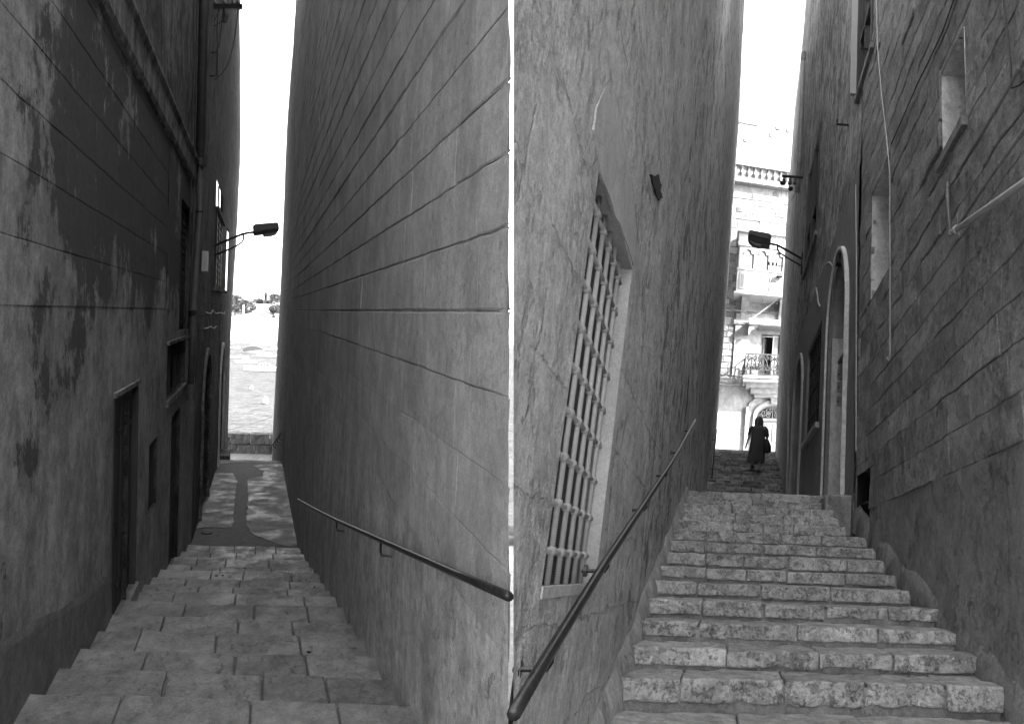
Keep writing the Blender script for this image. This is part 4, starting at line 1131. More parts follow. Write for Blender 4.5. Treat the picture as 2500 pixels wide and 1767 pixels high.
# pipes on the wall
def pipe(px, rad, label, mat, collars=(), d=.05, name='wall_pipe'):
    pts = Wp(WRA, px, d); t = thing(name, R, pts[-1], label, 'pipe')
    MB(R).tube(pts, rad, 10).build('pipe', mat, t, smooth=True)
    for c in collars:
        k = c * (len(pts) - 1); i = min(int(k), len(pts) - 2); p = Vector(pts[i]).lerp(Vector(pts[i + 1]), k - i); e = (Vector(pts[i + 1]) - Vector(pts[i])).normalized() * .018
        q = MB(R).tube([p - e, p + e], rad * 1.35, 10).build('collar', mat, t)
    return t
pipe([(2560, 55), (2500, 148), (2440, 255), (2336, 428)], .0125, 'thin grey pipe with clips, uppermost of the slanting pipes at the right edge', M['pvc_dark'], (.12, .4, .7, .98))
pipe([(2560, 232), (2500, 319), (2452, 385), (2400, 458), (2334, 560)], .0125, 'thin grey pipe with clips, between the uppermost and the thick one', M['pvc_dark'], (.3, .55, .75))
pipe([(2560, 402), (2500, 446), (2327, 566)], .024, 'thick pale plastic drainpipe slanting down at the right edge', M['pvc'], (.35, .97), d=.06)
pipe([(2314, 450), (2313, 480), (2320, 575)], .0125, 'short upright grey pipe left of the thick slanting drainpipe', M['pvc_dark'], (.03, .5, .97))
def rc(px, r, lab, mat=None, d=.03, w=WRA): return cable(R, Wp(w, px, d), r, 'wall_cable', lab, mat)
rc([(2139, -20), (2142, 110), (2152, 230), (2165, 340), (2172, 420), (2173, 640), (2173, 868), (2170, 880), (2165, 872)], .006, 'long pale hanging cord with a hooked end between the two niches', M['pvc'], .04)
rc([(2332, -10), (2303, 73), (2275, 134), (2241, 203), (2176, 352)], .007, 'thin dark cable slanting down from the top to the lower niche')
rc([(2083, -10), (2075, 86), (2081, 172), (2077, 302), (2077, 405)], .009, 'wavy dark cable coming down past the high shutter window', M['pvc_dark'])
rc([(2448, -10), (2466, 140), (2470, 216), (2490, 208), (2520, 180)], .006, 'thin dark cable looping at the top right corner')
rc([(2089, 450), (2091, 640), (2090, 1100)], .008, 'straight thin cable down the edge of the rendered wall', M['pvc'], .05)
rc([(2014, 647), (2020, 641), (2026, 640), (2033, 650), (2034, 665), (2031, 678)], .012, 'curved pale cable end beside the large arched doorway', M['cable_light'], .06)
rc([(1992, 702), (1996, 722), (1998, 740), (2002, 748)], .014, 'short pale cable tail on the dark render left of the doorway', M['cable_light'], .06)
q = MB(R, wfn(WRA)); hb = WRA.at(2128, 122); q.tube([(hb[0], hb[1], 0), (hb[0], hb[1], .16), (hb[0], hb[1] + .1, .16)], .018, 6)
q.build('iron_hook', M['iron'], None, label='small black iron hook under the high shutter window', cat='hook')
q = MB(R, wfn(WRA)); hb = WRA.at(2072, 306); q.tube([(hb[0], hb[1], 0), (hb[0], hb[1], .2), (hb[0], hb[1] + .08, .2)], .02, 6)
q.build('iron_hook', M['iron'], None, label='small black iron hook low on the upper wall over the arched door', cat='hook')
# --- right building B
b4 = thing('far_right_building', R, (2, 22, 2), 'pale-edged plastered building at the far right end of the uphill alley', 'building')
zt = R.onY(1962, 74, 26)[2]
M['b_plaster'] = stone('b_plaster', .24, .36, streak=.25, pit=.4, rnd=0)
sheet(WRB, 17.6, 26, -1, zt, M['b_plaster'], 'wall', b4, amp=.02, sy=.2, sz=.3, corner=.3)
shell(WRB, 17.65, 26.25, -1, zt, 6, M['b_plaster'], b4)
dpr = thing('drainpipe', R, (1.8, 18.5, 2), 'tall grey drainpipe with collars at the corner above the far right building', 'drainpipe')
pp = [R.onY(x, y, 18.2) for x, y in ((1962, 130), (1958, 250), (1953, 380), (1946, 470))]
MB(R).tube(pp, .07, 10).build('pipe', M['pvc_dark'], dpr, smooth=True)
for i in (0, 2): MB(R).tube([pp[i], pp[i] + (pp[i + 1] - pp[i]).normalized() * .25], .09, 10).build('collar', M['pvc_dark'], dpr)
pp = [R.onY(x, y, 17.0) for x, y in ((1925, 950), (1926, 1000), (1925, 1100), (1923, 1205))]
t = thing('drainpipe', R, pp[-1], 'slim downpipe low on the far right wall beside the upper flight', 'drainpipe')
MB(R).tube([R.onY(x, y, 17.0) for x, y in ((1932, 700), (1927, 850), (1925, 950))], .035, 8).build('pipe', M['pvc_dark'], t)
MB(R).tube(pp, .06, 8).build('pipe', M['pvc_dark'], t)
for i, px_ in enumerate(([(1945, 470), (1938, 600), (1936, 760), (1932, 880)], [(1952, 480), (1948, 640), (1940, 700), (1938, 790)], [(1958, 500), (1955, 660), (1944, 740), (1942, 800)])):
    cable(R, [R.onY(x, y, 16.9) for x, y in px_], .016, 'hanging_cable', ['cable hugging the far corner below the crossarm, left strand', 'middle cable strand under the right street lamp', 'right cable strand under the right street lamp'][i], M['pvc_dark'])
YC = 17.4
ca = thing('insulator_crossarm', R, R.onY(1950, 432, YC), 'dark iron crossarm with three insulators sticking out of the far right wall', 'crossarm')
a0, a1 = R.onY(1909, 430, YC), R.onY(1960, 434, YC)
MB(R).tube([a0, a1], .04, 6).build('arm', M['iron'], ca)
for x in (1914, 1929, 1941):
    p = R.onY(x, 433, YC); MB(R).lathe((p[0], YC, p[2] - .24), [(.02, 0), (.06, .03), (.06, .10), (.03, .13), (.05, .17), (.015, .24)], 8).build('insulator', M['porcelain'], ca)
for x, y in ((1910, 447), (1930, 461)):
    p = R.onY(x, y, YC); MB(R).lathe((p[0] - .0, YC, p[2] - .06), [(.03, 0), (.07, .03), (.07, .09), (.02, .12)], 8).build('cable_clamp', M['iron'], ca)
cable(R, [R.onY(x, y, YC) for x, y in ((1926, 445), (1926, 480), (1931, 490), (1942, 474), (1948, 470), (1951, 480), (1951, 600))], .012, 'hanging_cable', 'looping cable beneath the right crossarm', M['pvc_dark'])
lamp(R, 16.5, [(1826, 578), (1828, 569), (1831, 566.5), (1879, 575), (1883, 578), (1882, 591), (1862, 588), (1840, 581)],
     ([(1826, 579), (1840, 582), (1862, 588), (1881, 591.5), (1880, 602), (1877, 604), (1862, 601), (1845, 596), (1828, 589)], [(1829, 588), (1846, 595), (1861, 599), (1859, 603), (1850, 603), (1838, 599), (1830, 593)]),
     [(1880, 595), (1896, 598), (1912, 606), (1935, 619), (1960, 633)], [(1898, 599), (1899, 611), (1903, 617), (1925, 631), (1964, 653)],
     [(1966, 620), (1968, 668)], 'dark street lamp on a strutted arm at the right wall, hanging before the bright facade', half=.14)
MB(R).tube([R.onY(1963, 633, 16.5), R.onY(1985, 612, 16.0)], .03, 6).build('lamp_stay', M['iron'], None, label='short iron stay bracing the right street lamp to the wall', cat='stay')

# --- steps of the right alley
s2 = thing('steps', R, (.5, 4, -.6), 'pitted limestone steps climbing between the rough wall and the weathered house', 'stairs', kind='structure')
del s2['category']
XR0 = -.55
seq = FRb + [(15.5, 1.06)]
stepx = {6: [-.46, .02, .62, 1.08, 1.66], 7: [-.46, .18, .68, 1.14, 1.62]}
m = MB(R)
for k, (Y, Z) in enumerate(FRb):
    Yn = seq[k + 1][0]
    if k < len(FRb) - 1: Yn += .03
    wide = k == len(FRb) - 1
    xe = 1.70 if k < 10 else (1.60 if k < 15 else 1.45)
    xs = [-.515]
    while xs[-1] < xe - .30: xs.append(xs[-1] + random.uniform(.34, .70))
    xs[-1] = xe
    if xs[-1] - xs[-2] < .22: xs.pop(-2)
    th = Z - (FRb[k - 1][1] if k else Z - .14)
    for a, b in zip(xs, xs[1:]):
        q = random.uniform(-.006, .006); near = Y < 7
        mm = MB(R)
        dep = min(Yn, Y + .55)
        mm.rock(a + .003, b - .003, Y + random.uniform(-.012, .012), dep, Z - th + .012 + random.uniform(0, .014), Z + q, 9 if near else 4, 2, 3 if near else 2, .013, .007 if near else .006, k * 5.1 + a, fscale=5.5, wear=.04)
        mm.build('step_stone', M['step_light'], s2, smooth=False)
    m.box(XR0 - .02, xe + .01 if k >= 10 else 1.72, Y + .03, Yn + .05, Z - .6, Z - .03)
m.build('step_bed', M['filler'], s2, recalc=True)
def slopeR(Y): return interp(FRb, Y)
for sgn_, X0_, wd_, y1_ in ((1, -.53, .085, 9.6), (-1, 1.71, .05, 8.6)):
    m = MB(R); rows = []
    y = 1.0
    while y < y1_:
        h = .10 + .05 * nz(y, sgn_, 0, 3); q = .03 * nz(y, 3 * sgn_, 2, 4)
        rows.append([m.V((X0_ - sgn_ * .03, y, slopeR(y) + h)), m.V((X0_ + sgn_ * (.012 + q * .3), y, slopeR(y) + h * .6)), m.V((X0_ + sgn_ * (wd_ * .6 + q), y, slopeR(y) - .03)), m.V((X0_ + sgn_ * (wd_ + q), y, slopeR(y) - .22))])
        y += .07
    for A, B in zip(rows, rows[1:]):
        for i in range(3): m.Fc([A[i], A[i + 1], B[i + 1], B[i]], .5)
    m.build('mortar_fillet', M['dark_low'] if sgn_ < 0 else M['ashlar_low'], s2, recalc=False, smooth=True)
m = MB(R); m.quad((-.6, 10.0, 1.055), (1.75, 10.0, 1.055), (1.75, 15.6, 1.055), (-.6, 15.6, 1.055)); m.build('landing', M['filler'], None, recalc=False, kind='structure')
m = MB(R); m.rock(1.33, 1.74, 8.72, 9.7, .5, 1.0, 3, 3, 2, .03, .02, 3); m.build('door_step', M['filler'], s2)
s3 = thing('upper_steps', R, (.7, 20, 2.5), 'dark upper flight of worn steps beneath the walking woman', 'stairs', kind='structure')
del s3['category']
m = MB(R)
for k, (Y, Z) in enumerate(FAR):
    xs = [-.62]
    while xs[-1] < 1.7: xs.append(xs[-1] + random.uniform(.35, .8))
    xs[-1] = 2.0
    for a, b in zip(xs, xs[1:]):
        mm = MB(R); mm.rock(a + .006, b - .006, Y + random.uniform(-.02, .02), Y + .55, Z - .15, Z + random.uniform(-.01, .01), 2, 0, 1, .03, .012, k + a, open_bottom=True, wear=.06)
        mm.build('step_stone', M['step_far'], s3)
    m.box(-.65, 2.05, Y + .03, Y + .56, Z - .6, Z - .03)
m.build('step_bed', M['filler_dark'], s3)
ze = FAR[-1][1]
m = MB(R)
m.quad((-3.4, 26.2, ze + .10), (12, 26.2, ze + .10), (12, 33, ze + .55), (-5, 33, ze + .55)); m.quad((-3.4, 26.2, ze + .1), (12, 26.2, ze + .1), (12, 26.2, -2), (-3.4, 26.2, -2))
m.build('upper_street', M['white_stone'], None, recalc=False, kind='structure')

# ================================================================== FACADE at the head of the right alley
fo = R.cam((0.7, 30.0, 0))
FA = Frame((1, .36, -.04), (.28, 1, -.3), (.163, .297, 1), fo)
def fa(x, y, d=0.0):
    """pixel to (u, w) on the facade plane moved d towards the street"""
    r = Vector(((x - CX) / F, 1, -(y - CY) / F)); I = FA.I
    a = I @ r; o = I @ FA.o
    t = (o[1] - d) / a[1]
    return a[0] * t - o[0], a[2] * t - o[2]
fb = thing('balconied_house', FA, (0, 0, 4.9), 'sunlit pale stone house with balcony, wooden bay and arched door above the steps', 'house')
def fq(x0, y0, x1, y1, d0, d1, name, mat, parent=fb, **kw):
    u0, w1 = fa(x0, y0, d1); u1, w0 = fa(x1, y1, d1)
    return MB(FA, lambda u, d, w: (u, -d, w)).box(min(u0, u1), max(u0, u1), d0, d1, min(w0, w1), max(w0, w1)).build(name, mat, parent, **kw)
FN = lambda u, d, w: (u, -d, w)
base = 3.0
top_w = fa(1850, 402)[1]; up_w = fa(1850, 300, -3)[1]
# wall with door, fanlight and balcony door openings
u_l = fa(1700, 900)[0] - 6; u_r = fa(1960, 900)[0] + 5
du0 = fa(1844, 1060)[0]; du1 = du0 + 1.7; dz1 = fa(1860, 987)[1]; dzs = fa(1860, 1018)[1]
bu0, bz1 = fa(1860, 815); bu1 = bu0 + 1.0; bz0 = fa(1860, 921)[1]
def fwall(rects, holes, d, mat, name):
    m = MB(FA, FN)
    for r in rects:
        for q in subtract(r, holes): m.quad((q[0], d, q[2]), (q[1], d, q[2]), (q[1], d, q[3]), (q[0], d, q[3]), .5)
    return m.build(name, mat, fb, recalc=False)
HDO = (du0, du1, base, dz1); HBA = (bu0, bu1, bz0, bz1)
zmid = fa(1780, 920)[1]; zrub0 = fa(1780, 612)[1]
fwall([(u_l, u_r, base, top_w)], [HDO, HBA], 0, M['white_stone'], 'front_wall')
m = MB(FA, FN)
m.quad((u_l, 0, top_w), (u_r, 0, top_w), (u_r, -8, top_w), (u_l, -8, top_w)); m.quad((u_l, 0, base), (u_l, 0, top_w), (u_l, -8, top_w), (u_l, -8, base)); m.quad((u_r, 0, base), (u_r, 0, top_w), (u_r, -8, top_w), (u_r, -8, base))
m.build('side_wall', M['white_stone'], fb, recalc=False)
uw = thing('setback_storey', FA, (0, 3, top_w), 'bleached upper storey set back behind the roof balustrade', 'building')
MB(FA, FN).box(u_l, u_r, -8, -3, top_w, up_w).build('wall', M['white_stone'], uw)
for x, y in ((1884, 300), (1900, 282), (1925, 288), (1822, 312)):
    u, w_ = fa(x, y + 30, -3); MB(FA, FN).box(u - .1, u + .1, -3, -2.9, w_ - .15, w_ + .12).build('vent', M['door_grey'], uw)
u0_, w0_ = fa(1798, 306, -3); MB(FA, FN).box(u0_, u0_ + 1.3, -3, -2.93, up_w - .22, up_w - .12).build('ledge', M['rubble'], uw)
# masonry courses of the bare strip left of the pilaster, stone by stone
zz = fa(1780, 917)[1]; zt_ = fa(1780, 600)[1]; random.seed(11)
while zz < zt_ + 1.2:
    h_ = random.uniform(.26, .36); u = fa(1740, 800)[0]; ue = fa(1794, 800)[0]
    while u < ue - .1:
        l_ = random.uniform(.3, .6); e = min(u + l_, ue)
        MB(FA, FN).rock(u + .012, e - .012, -.02, .05, zz + .012, zz + h_ - .012, 1, 0, 1, .02, .015, zz).build('stone', M['rubble'] if random.random() < .8 else M['cream_stone'], fb)
        u = e
    zz += h_
for i in range(26):   # patchy stones round the wooden bay
    x = random.uniform(1768, 1920); y = random.uniform(478, 560) if i < 18 else random.uniform(560, 612); x = x if i < 18 else random.uniform(1762, 1796)
    u, w_ = fa(x, y); MB(FA, FN).rock(u, u + random.uniform(.3, .55), -.02, .03, w_, w_ + .27, 1, 0, 1, .02, .02, i).build('stone', M['rubble'] if i % 2 else M['cream_stone'], fb)
# pilaster, courses, cornices
fq(1798, 765, 1824, 918, 0, .12, 'pilaster', M['white_stone']); fq(1793, 778, 1828, 792, .12, .17, 'pilaster_cap', M['white_stone'])
fq(1700, 917, 1815, 938, 0, .12, 'string_course', M['cream_stone']); fq(1700, 936, 1815, 939, .12, .16, 'string_course', M['white_stone'])
fq(1700, 752, 1990, 772, 0, .14, 'string_course', M['white_stone'])
def strip(x0, y0, x1, y1, th, d0, d1, name, mat):
    """a ledge that follows the facade's own level: only its first corner is looked up"""
    u0, w1 = fa(x0, y0, d1); _, w0 = fa(x0, y0 + th, d1)
    return MB(FA, FN).box(u0 - 5, u_r, d0, d1, w0, w1).build(name, mat, fb)
strip(1797, 429, 0, 0, 8, -.1, .18, 'cornice', M['rubble']); strip(1796, 437, 0, 0, 3.5, 0, .32, 'cornice', M['cream_stone']); strip(1795, 441, 0, 0, 4, 0, .2, 'cornice', M['rubble'])
strip(1793, 479, 0, 0, 2, 0, .04, 'string_course', M['cream_stone']); strip(1840, 536, 0, 0, 2, 0, .05, 'string_course', M['rubble'])
# balustrade
bs = thing('roof_balustrade', FA, (0, 0, top_w), 'stone roof balustrade of pot-shaped balusters on the sunlit house', 'balustrade')
u0, wt = fa(1790, 393, .1); _, wr = fa(1790, 400.5, .1); _, wb_ = fa(1790, 429, .1)
MB(FA, FN).box(u0 - 4, u_r, -.1, .16, wr, wt).build('rail', M['cream_stone'], bs)
ub = fa(1796, 415, .05)[0]; sp_ = fa(1812.3, 415, .05)[0] - ub; hb_ = wr - wb_
first = None
for i in range(-3, 12):
    u = ub + i * sp_
    if first is None:
        first = MB(FA, lambda a, b, c: (a, b, c)).lathe((u, -.03, wb_), [(.07, 0), (.07, .05 * hb_), (.04, .12 * hb_), (.105, .35 * hb_), (.11, .5 * hb_), (.05, .68 * hb_), (.045, .8 * hb_), (.08, .9 * hb_), (.08, hb_)], 10).build('baluster', M['rubble'], bs)
        fu = u
    else:
        c = first.copy(); COL.objects.link(c); c.parent = bs; c.location = FA.w((u, 0, 0)) - FA.w((fu, 0, 0))
# lunette over the bay
lu = (fa(1918, 570)[0]); lw = fa(1850, 568)[1]; rr_ = lu - fa(1846, 568)[0]; rh = fa(1900, 545)[1] - lw
m = MB(FA, FN); po = [(lu + rr_ * math.cos(R_(a)), lw + rh * math.sin(R_(a))) for a in range(180, -1, -10)]; pi = [(lu + (rr_ - .22) * math.cos(R_(a)), lw + (rh - .14) * math.sin(R_(a))) for a in range(180, -1, -10)]
for i in range(len(po) - 1):
    m.quad((po[i][0], .03, po[i][1]), (po[i + 1][0], .03, po[i + 1][1]), (pi[i + 1][0], .03, pi[i + 1][1]), (pi[i][0], .03, pi[i][1]), .5)
    m.quad((po[i][0], .03, po[i][1]), (po[i + 1][0], .03, po[i + 1][1]), (po[i + 1][0], -.03, po[i + 1][1]), (po[i][0], -.03, po[i][1]), .5)
lt = m.build('lunette_arch', M['door_grey'], fb, recalc=False)
m = MB(FA, FN); m.Fc([m.V((a, .012, b)) for a, b in pi], .5); m.build('lunette_pane', M['grey_soffit'], lt, recalc=False)
# wooden enclosed bay
wb0 = thing('wooden_bay', FA, (0, -.5, 8), 'white painted enclosed wooden balcony with arched panes on carved corbels', 'bay balcony')
D = .85
bu_l = fa(1802, 640, D)[0]; bu_r = u_r - 1.5
def bz(y, x=1850): return fa(x, y, D)[1]
def bay(x0, y0, x1, y1, d0, d1, name, mat, parent=wb0):
    u0, w1 = fa(x0, y0, D); u1, w0 = fa(x1, y1, D); return MB(FA, FN).box(u0, u1, d0, d1, min(w0, w1), max(w0, w1)).build(name, mat, parent)
zt0, zt1, zp1, zb1 = bz(562, 1810), bz(600, 1810), bz(655, 1810), bz(718, 1810)
MB(FA, FN).box(bu_l - .15, bu_r, 0, D + .15, zt0 - .12, zt0).build('bay_roof', M['white_paint'], wb0)
MB(FA, FN).box(bu_l - .05, bu_r, 0, D + .04, zt1, zt0 - .12).build('frieze', M['white_paint'], wb0)
MB(FA, FN).box(bu_l, bu_r, 0, D - .06, zp1, zt1).build('glazing', M['grey_soffit'], wb0)
MB(FA, FN).box(bu_l - .04, bu_r, 0, D + .04, zp1 - .07, zp1).build('ledge', M['white_paint'], wb0)
MB(FA, FN).box(bu_l, bu_r, 0, D, zb1 + .1, zp1 - .07).build('apron', M['white_paint'], wb0)
MB(FA, FN).box(bu_l - .1, bu_r, 0, D + .09, zb1, zb1 + .1).build('floor_moulding', M['white_paint'], wb0)
for i in range(5):
    u = bu_l + .04 + i * .78
    if u > bu_r: break
    MB(FA, FN).box(u, u + .16, D - .06, D, zp1, zt1).build('mullion', M['white_paint'], wb0)
    pn = MB(FA, FN).box(u + .1, u + .68, D, D + .03, zb1 + .25, zp1 - .2).build('apron_panel', M['white_paint'], wb0)
    MB(FA, FN).box(u + .17, u + .61, D + .03, D + .036, zb1 + .32, zp1 - .27).build('panel_field', M['cream_stone'], pn)
    ap = arch_pts(u + .47, .17, zt1 - .32, .2, 10)
    m = MB(FA, FN); qq = [(u + .16, zt1)] + [(u + .16, zt1 - .32)] + ap[::-1] + [(u + .78, zt1 - .32), (u + .78, zt1)]
    m.prism([(a, b) for a, b in qq], 0, 0); m = MB(FA, FN)
    A = [m.V((a, D - .005, b)) for a, b in qq]; B = [m.V((a, D - .05, b)) for a, b in qq]
    m.Fc(A, .5); [m.Fc([A[k], A[(k + 1) % len(A)], B[(k + 1) % len(A)], B[k]], .5) for k in range(len(A))]
    m.build('arched_head', M['white_paint'], wb0, recalc=False)
for x in (1812, 1905):
    u, w_ = fa(x, 722, .5); cbz = zb1
    cbk = MB(FA, FN).prism([(0, 0)] * 3, 0, 0) if False else None
    m = MB(FA, FN); prof = [(.0, cbz - 1.0), (.12, cbz - 1.0), (.16, cbz - .55), (.45, cbz - .35), (.7, cbz - .2), (.7, cbz), (.0, cbz)]
    A = [m.V((u, d_, z)) for d_, z in prof]; B = [m.V((u + .36, d_, z)) for d_, z in prof]
    m.Fc(A, .5); m.Fc(B, .5); [m.Fc([A[k], A[(k + 1) % 7], B[(k + 1) % 7], B[k]], .5) for k in range(7)]
    m.build('corbel', M['white_stone'], wb0)
# open balcony
bc = thing('stone_balcony', FA, (0, -.5, 6), 'projecting stone balcony slab with mouldings over the arched door', 'balcony')
BD = .9
cu_l = fa(1815, 925, BD)[0]; cu_r = u_r - 1.6
def cz(y): return fa(1815, y, BD)[1]
for nm, y0, y1, dd, ins in (('slab', 916, 922, BD + .05, -.04), ('slab_moulding', 922, 930, BD, 0), ('cove', 930, 938, BD - .2, .16), ('cove', 938, 950, BD - .45, .42), ('cove', 950, 958, .25, .62)):
    MB(FA, FN).box(cu_l + ins, cu_r, 0, dd, cz(y1), cz(y0)).build(nm, M['white_stone'], bc)
# ironwork balustrade
ir = thing('iron_balustrade', FA, (0, -.9, 6.5), 'black wrought iron balcony railing full of scrolls', 'railing')
z0, z1 = cz(916), fa(1815, 861, BD)[1]
ul, ur = cu_l + .02, cu_r - .05
MB(FA, FN).box(ul, ur, BD - .06, BD + .0, z1 - .05, z1).build('handrail', M['iron'], ir)
MB(FA, FN).box(ul, ul + .04, .05, BD - .06, z1 - .05, z1).build('handrail', M['iron'], ir)
MB(FA, FN).box(ul, ur, BD - .05, BD - .01, z0 + .05, z0 + .09).build('bottom_rail', M['iron'], ir)
MB(FA, FN).box(ul, ur, BD - .045, BD - .015, z0 + .25, z0 + .28).build('bottom_rail', M['iron'], ir)
H_ = z1 - z0
def spiral(cu, cz_, r0, turns, sgn, start=0, n=22):
    out = []
    for i in range(n + 1):
        t = i / n; a = start + sgn * turns * 2 * math.pi * t; r = r0 * (1 - .8 * t); out.append((cu + r * math.cos(a), BD - .03, cz_ + r * math.sin(a)))
    return out
def scroll(pts, par=ir, r=.027, mat='iron', name='scroll', y=None):
    return MB(FA, FN).tube(pts, r, 4).build(name, M[mat], par)
u = ul + .05; k = 0
while u < ur - .5:
    for s_, c in ((1, u + .14), (-1, u + .44)):
        scroll(spiral(c, z1 - .2, .12, 1.6, s_, math.pi / 2))
        scroll(spiral(c, z0 + .42, .12, 1.5, -s_, -math.pi / 2))
    scroll([(u + .29, BD - .03, z0 + .05), (u + .29, BD - .03, z1 - .05)])
    scroll([(u + .29 + .2 * math.sin(R_(a)), BD - .03, (z0 + z1) / 2 + .02 - .26 * math.cos(R_(a))) for a in range(0, 361, 20)])
    scroll([(u, BD - .03, z0 + .28), (u + .1, BD - .03, z0 + .6), (u + .29, BD - .03, z0 + .85), (u + .48, BD - .03, z0 + .6), (u + .58, BD - .03, z0 + .28)])
    for j in range(4): scroll(spiral(u + .07 + j * .145, z0 + .165, .065, 1.2, 1 if j % 2 else -1, 0, 10), r=.012)
    u += .58; k += 1
for i in range(3): scroll([(ul + .02, .12 + i * .28, z0 + .05), (ul + .02, .12 + i * .28, z1 - .05)])
for i in range(3): scroll([(ul + .02, .1 + .25 * i + .08 * math.sin(R_(a)), (z0 + z1) / 2 + .3 * math.cos(R_(a))) for a in range(0, 361, 30)])
# balcony door
reveal_ = MB(FA, FN)
for a, b in (((bu0, bz0), (bu0, bz1)), ((bu1, bz0), (bu1, bz1)), ((bu0, bz1), (bu1, bz1))): reveal_.quad((a[0], 0, a[1]), (b[0], 0, b[1]), (b[0], -.35, b[1]), (a[0], -.35, a[1]))
reveal_.build('reveal', M['white_stone'], fb, recalc=False)
MB(FA, FN).quad((bu0, -.9, bz0), (bu1, -.9, bz0), (bu1, -.9, bz1), (bu0, -.9, bz1)) 
MB(FA, FN).box(bu0 - .3, bu1 + .3, -1.3, -.95, bz0 - .1, bz1 + .2).build('dark_room', M['dark_void'], fb)
MB(FA, FN).box(bu0, bu0 + .05, -.5, .02, bz0, bz1).build('door_frame', M['shutter_wood'], fb)
xm = fa(1886, 850)[0]
fd = MB(FA, FN).box(xm, xm + .62, -.12, -.08, bz0, bz1 - .03).build('balcony_door_leaf', M['white_paint'], fb)
for a, b in ((.52, .95), (.06, .48)): MB(FA, FN).box(xm + .1, xm + .55, -.08, -.07, lerp(bz0, bz1, a), lerp(bz0, bz1, b)).build('pane', M['door_grey'], fd)
op = MB(FA, FN); op.prism([(bu0 + .08, -.12), (bu0 + .30, -.55), (bu0 + .33, -.53), (bu0 + .11, -.10)], bz0, bz1 - .1, 'Z', .5)
op.build('open_door_leaf', M['shutter_wood'], fb)
ch_ = thing('balcony_chair', FA, (0, -.4, z0), 'small slatted chair seen through the balcony scrolls', 'chair')
uc = fa(1842, 900, .5)[0]; 
for j in range(3): MB(FA, FN).box(uc - .25, uc + .25, .42, .45, z0 + .5 + j * .13, z0 + .57 + j * .13).build('back_slat', M['lamp_grey'], ch_)
MB(FA, FN).box(uc - .27, uc + .27, .42, .8, z0 + .40, z0 + .44).build('seat', M['lamp_grey'], ch_)
for a in (-.24, .2):
    for b in (.43, .74): MB(FA, FN).box(uc + a, uc + a + .04, b, b + .04, z0, z0 + (.9 if b < .5 else .4)).build('leg', M['lamp_grey'], ch_)
# canopy recess over the balcony
cu0, cw0 = fa(1853, 786, .5)
MB(FA, FN).box(fa(1829, 782, .6)[0], u_r, 0, .6, fa(1829, 790, .6)[1], fa(1829, 776, .6)[1]).build('canopy_slab', M['white_stone'], fb)
MB(FA, FN).box(cu0, u_r, 0, .55, fa(1853, 795, .55)[1], fa(1853, 789.5, .55)[1]).build('canopy_soffit', M['grey_soffit'], fb)
ss = [(0, 0), (.52, 0), (.5, -.14), (.4, -.26), (.27, -.3), (.26, -.38), (.14, -.42), (.06, -.52), (0, -.58)]
uB, wB = fa(1829, 784, .4)
MB(FA, FN).prism([(0, 0)] * 3, 0, 0)
m = MB(FA, FN); A = [m.V((uB + a, .5, wB + b)) for a, b in ss]; B = [m.V((uB + a, .0, wB + b)) for a, b in ss]
m.Fc(A, .5); [m.Fc([A[i], A[(i + 1) % 9], B[(i + 1) % 9], B[i]], .5) for i in range(9)]; m.build('scroll_bracket', M['white_stone'], fb)
# door with fanlight
uc = (du0 + du1) / 2; hw = (du1 - du0) / 2
m = MB(FA, FN); ap = arch_pts(uc, hw, dzs, dz1 - dzs)
for (a, b), (c, e) in zip(ap, ap[1:]):
    m.quad((a, 0, b), (c, 0, e), (c, 0, dz1), (a, 0, dz1), .5); m.quad((a, 0, b), (c, 0, e), (c, -.3, e), (a, -.3, b), .5)
m.quad((du0, 0, base), (du0, 0, dzs), (du0, -.3, dzs), (du0, -.3, base)); m.quad((du1, 0, base), (du1, 0, dzs), (du1, -.3, dzs), (du1, -.3, base))
m.build('door_reveal', M['white_stone'], fb, recalc=False)
def farch(hw2, wd, d0, d1, name, mat):
    inn = [(uc + hw2, base)] + arch_pts(uc, hw2, dzs, (dz1 - dzs) + hw2 - hw) + [(uc - hw2, base)]
    out = [(uc + hw2 + wd, base)] + arch_pts(uc, hw2 + wd, dzs, (dz1 - dzs) + hw2 - hw + wd) + [(uc - hw2 - wd, base)]
    m = MB(FA, FN); A = [[m.V((p[0], d, p[1])) for p in q] for q in (inn, out) for d in (d0, d1)]
    for i in range(len(inn) - 1):
        for a, b in ((0, 1), (1, 3), (3, 2), (2, 0)): m.Fc([A[a][i], A[a][i + 1], A[b][i + 1], A[b][i]], .5)
    m.build(name, mat, fb)
farch(hw, .12, -.02, .07, 'arch_surround', M['white_stone']); farch(hw + .12, .05, -.02, .11, 'arch_moulding', M['cream_stone'])
kx = fa(1885, 972, .15)
m = MB(FA, FN); pr = [(uc - .13, dz1 - .02), (uc + .13, dz1 - .02), (uc + .2, dz1 + .3), (uc - .2, dz1 + .3)]
A = [m.V((a, .18, b)) for a, b in pr]; B = [m.V((a, 0, b)) for a, b in pr]; m.Fc(A, .5); [m.Fc([A[i], A[(i + 1) % 4], B[(i + 1) % 4], B[i]], .5) for i in range(4)]
m.build('keystone', M['cream_stone'], fb)
MB(FA, FN).box(du0 - .55, du0 - .42, 0, .14, base, fa(1830, 993, .1)[1]).build('door_pilaster', M['cream_stone'], fb)
us, ws = fa(1828, 990, .1)
m = MB(FA, FN); sp2 = [(us, .07, ws), (us + .05, .07, ws + .12), (us + .2, .07, ws + .2), (us + .32, .07, ws + .32), (us + .32, .07, ws + .5), (us + .45, .07, ws + .55), (us + 1.6, .07, ws + .58)]
m.tube(sp2, .05, 6); m.build('curved_moulding', M['cream_stone'], fb)
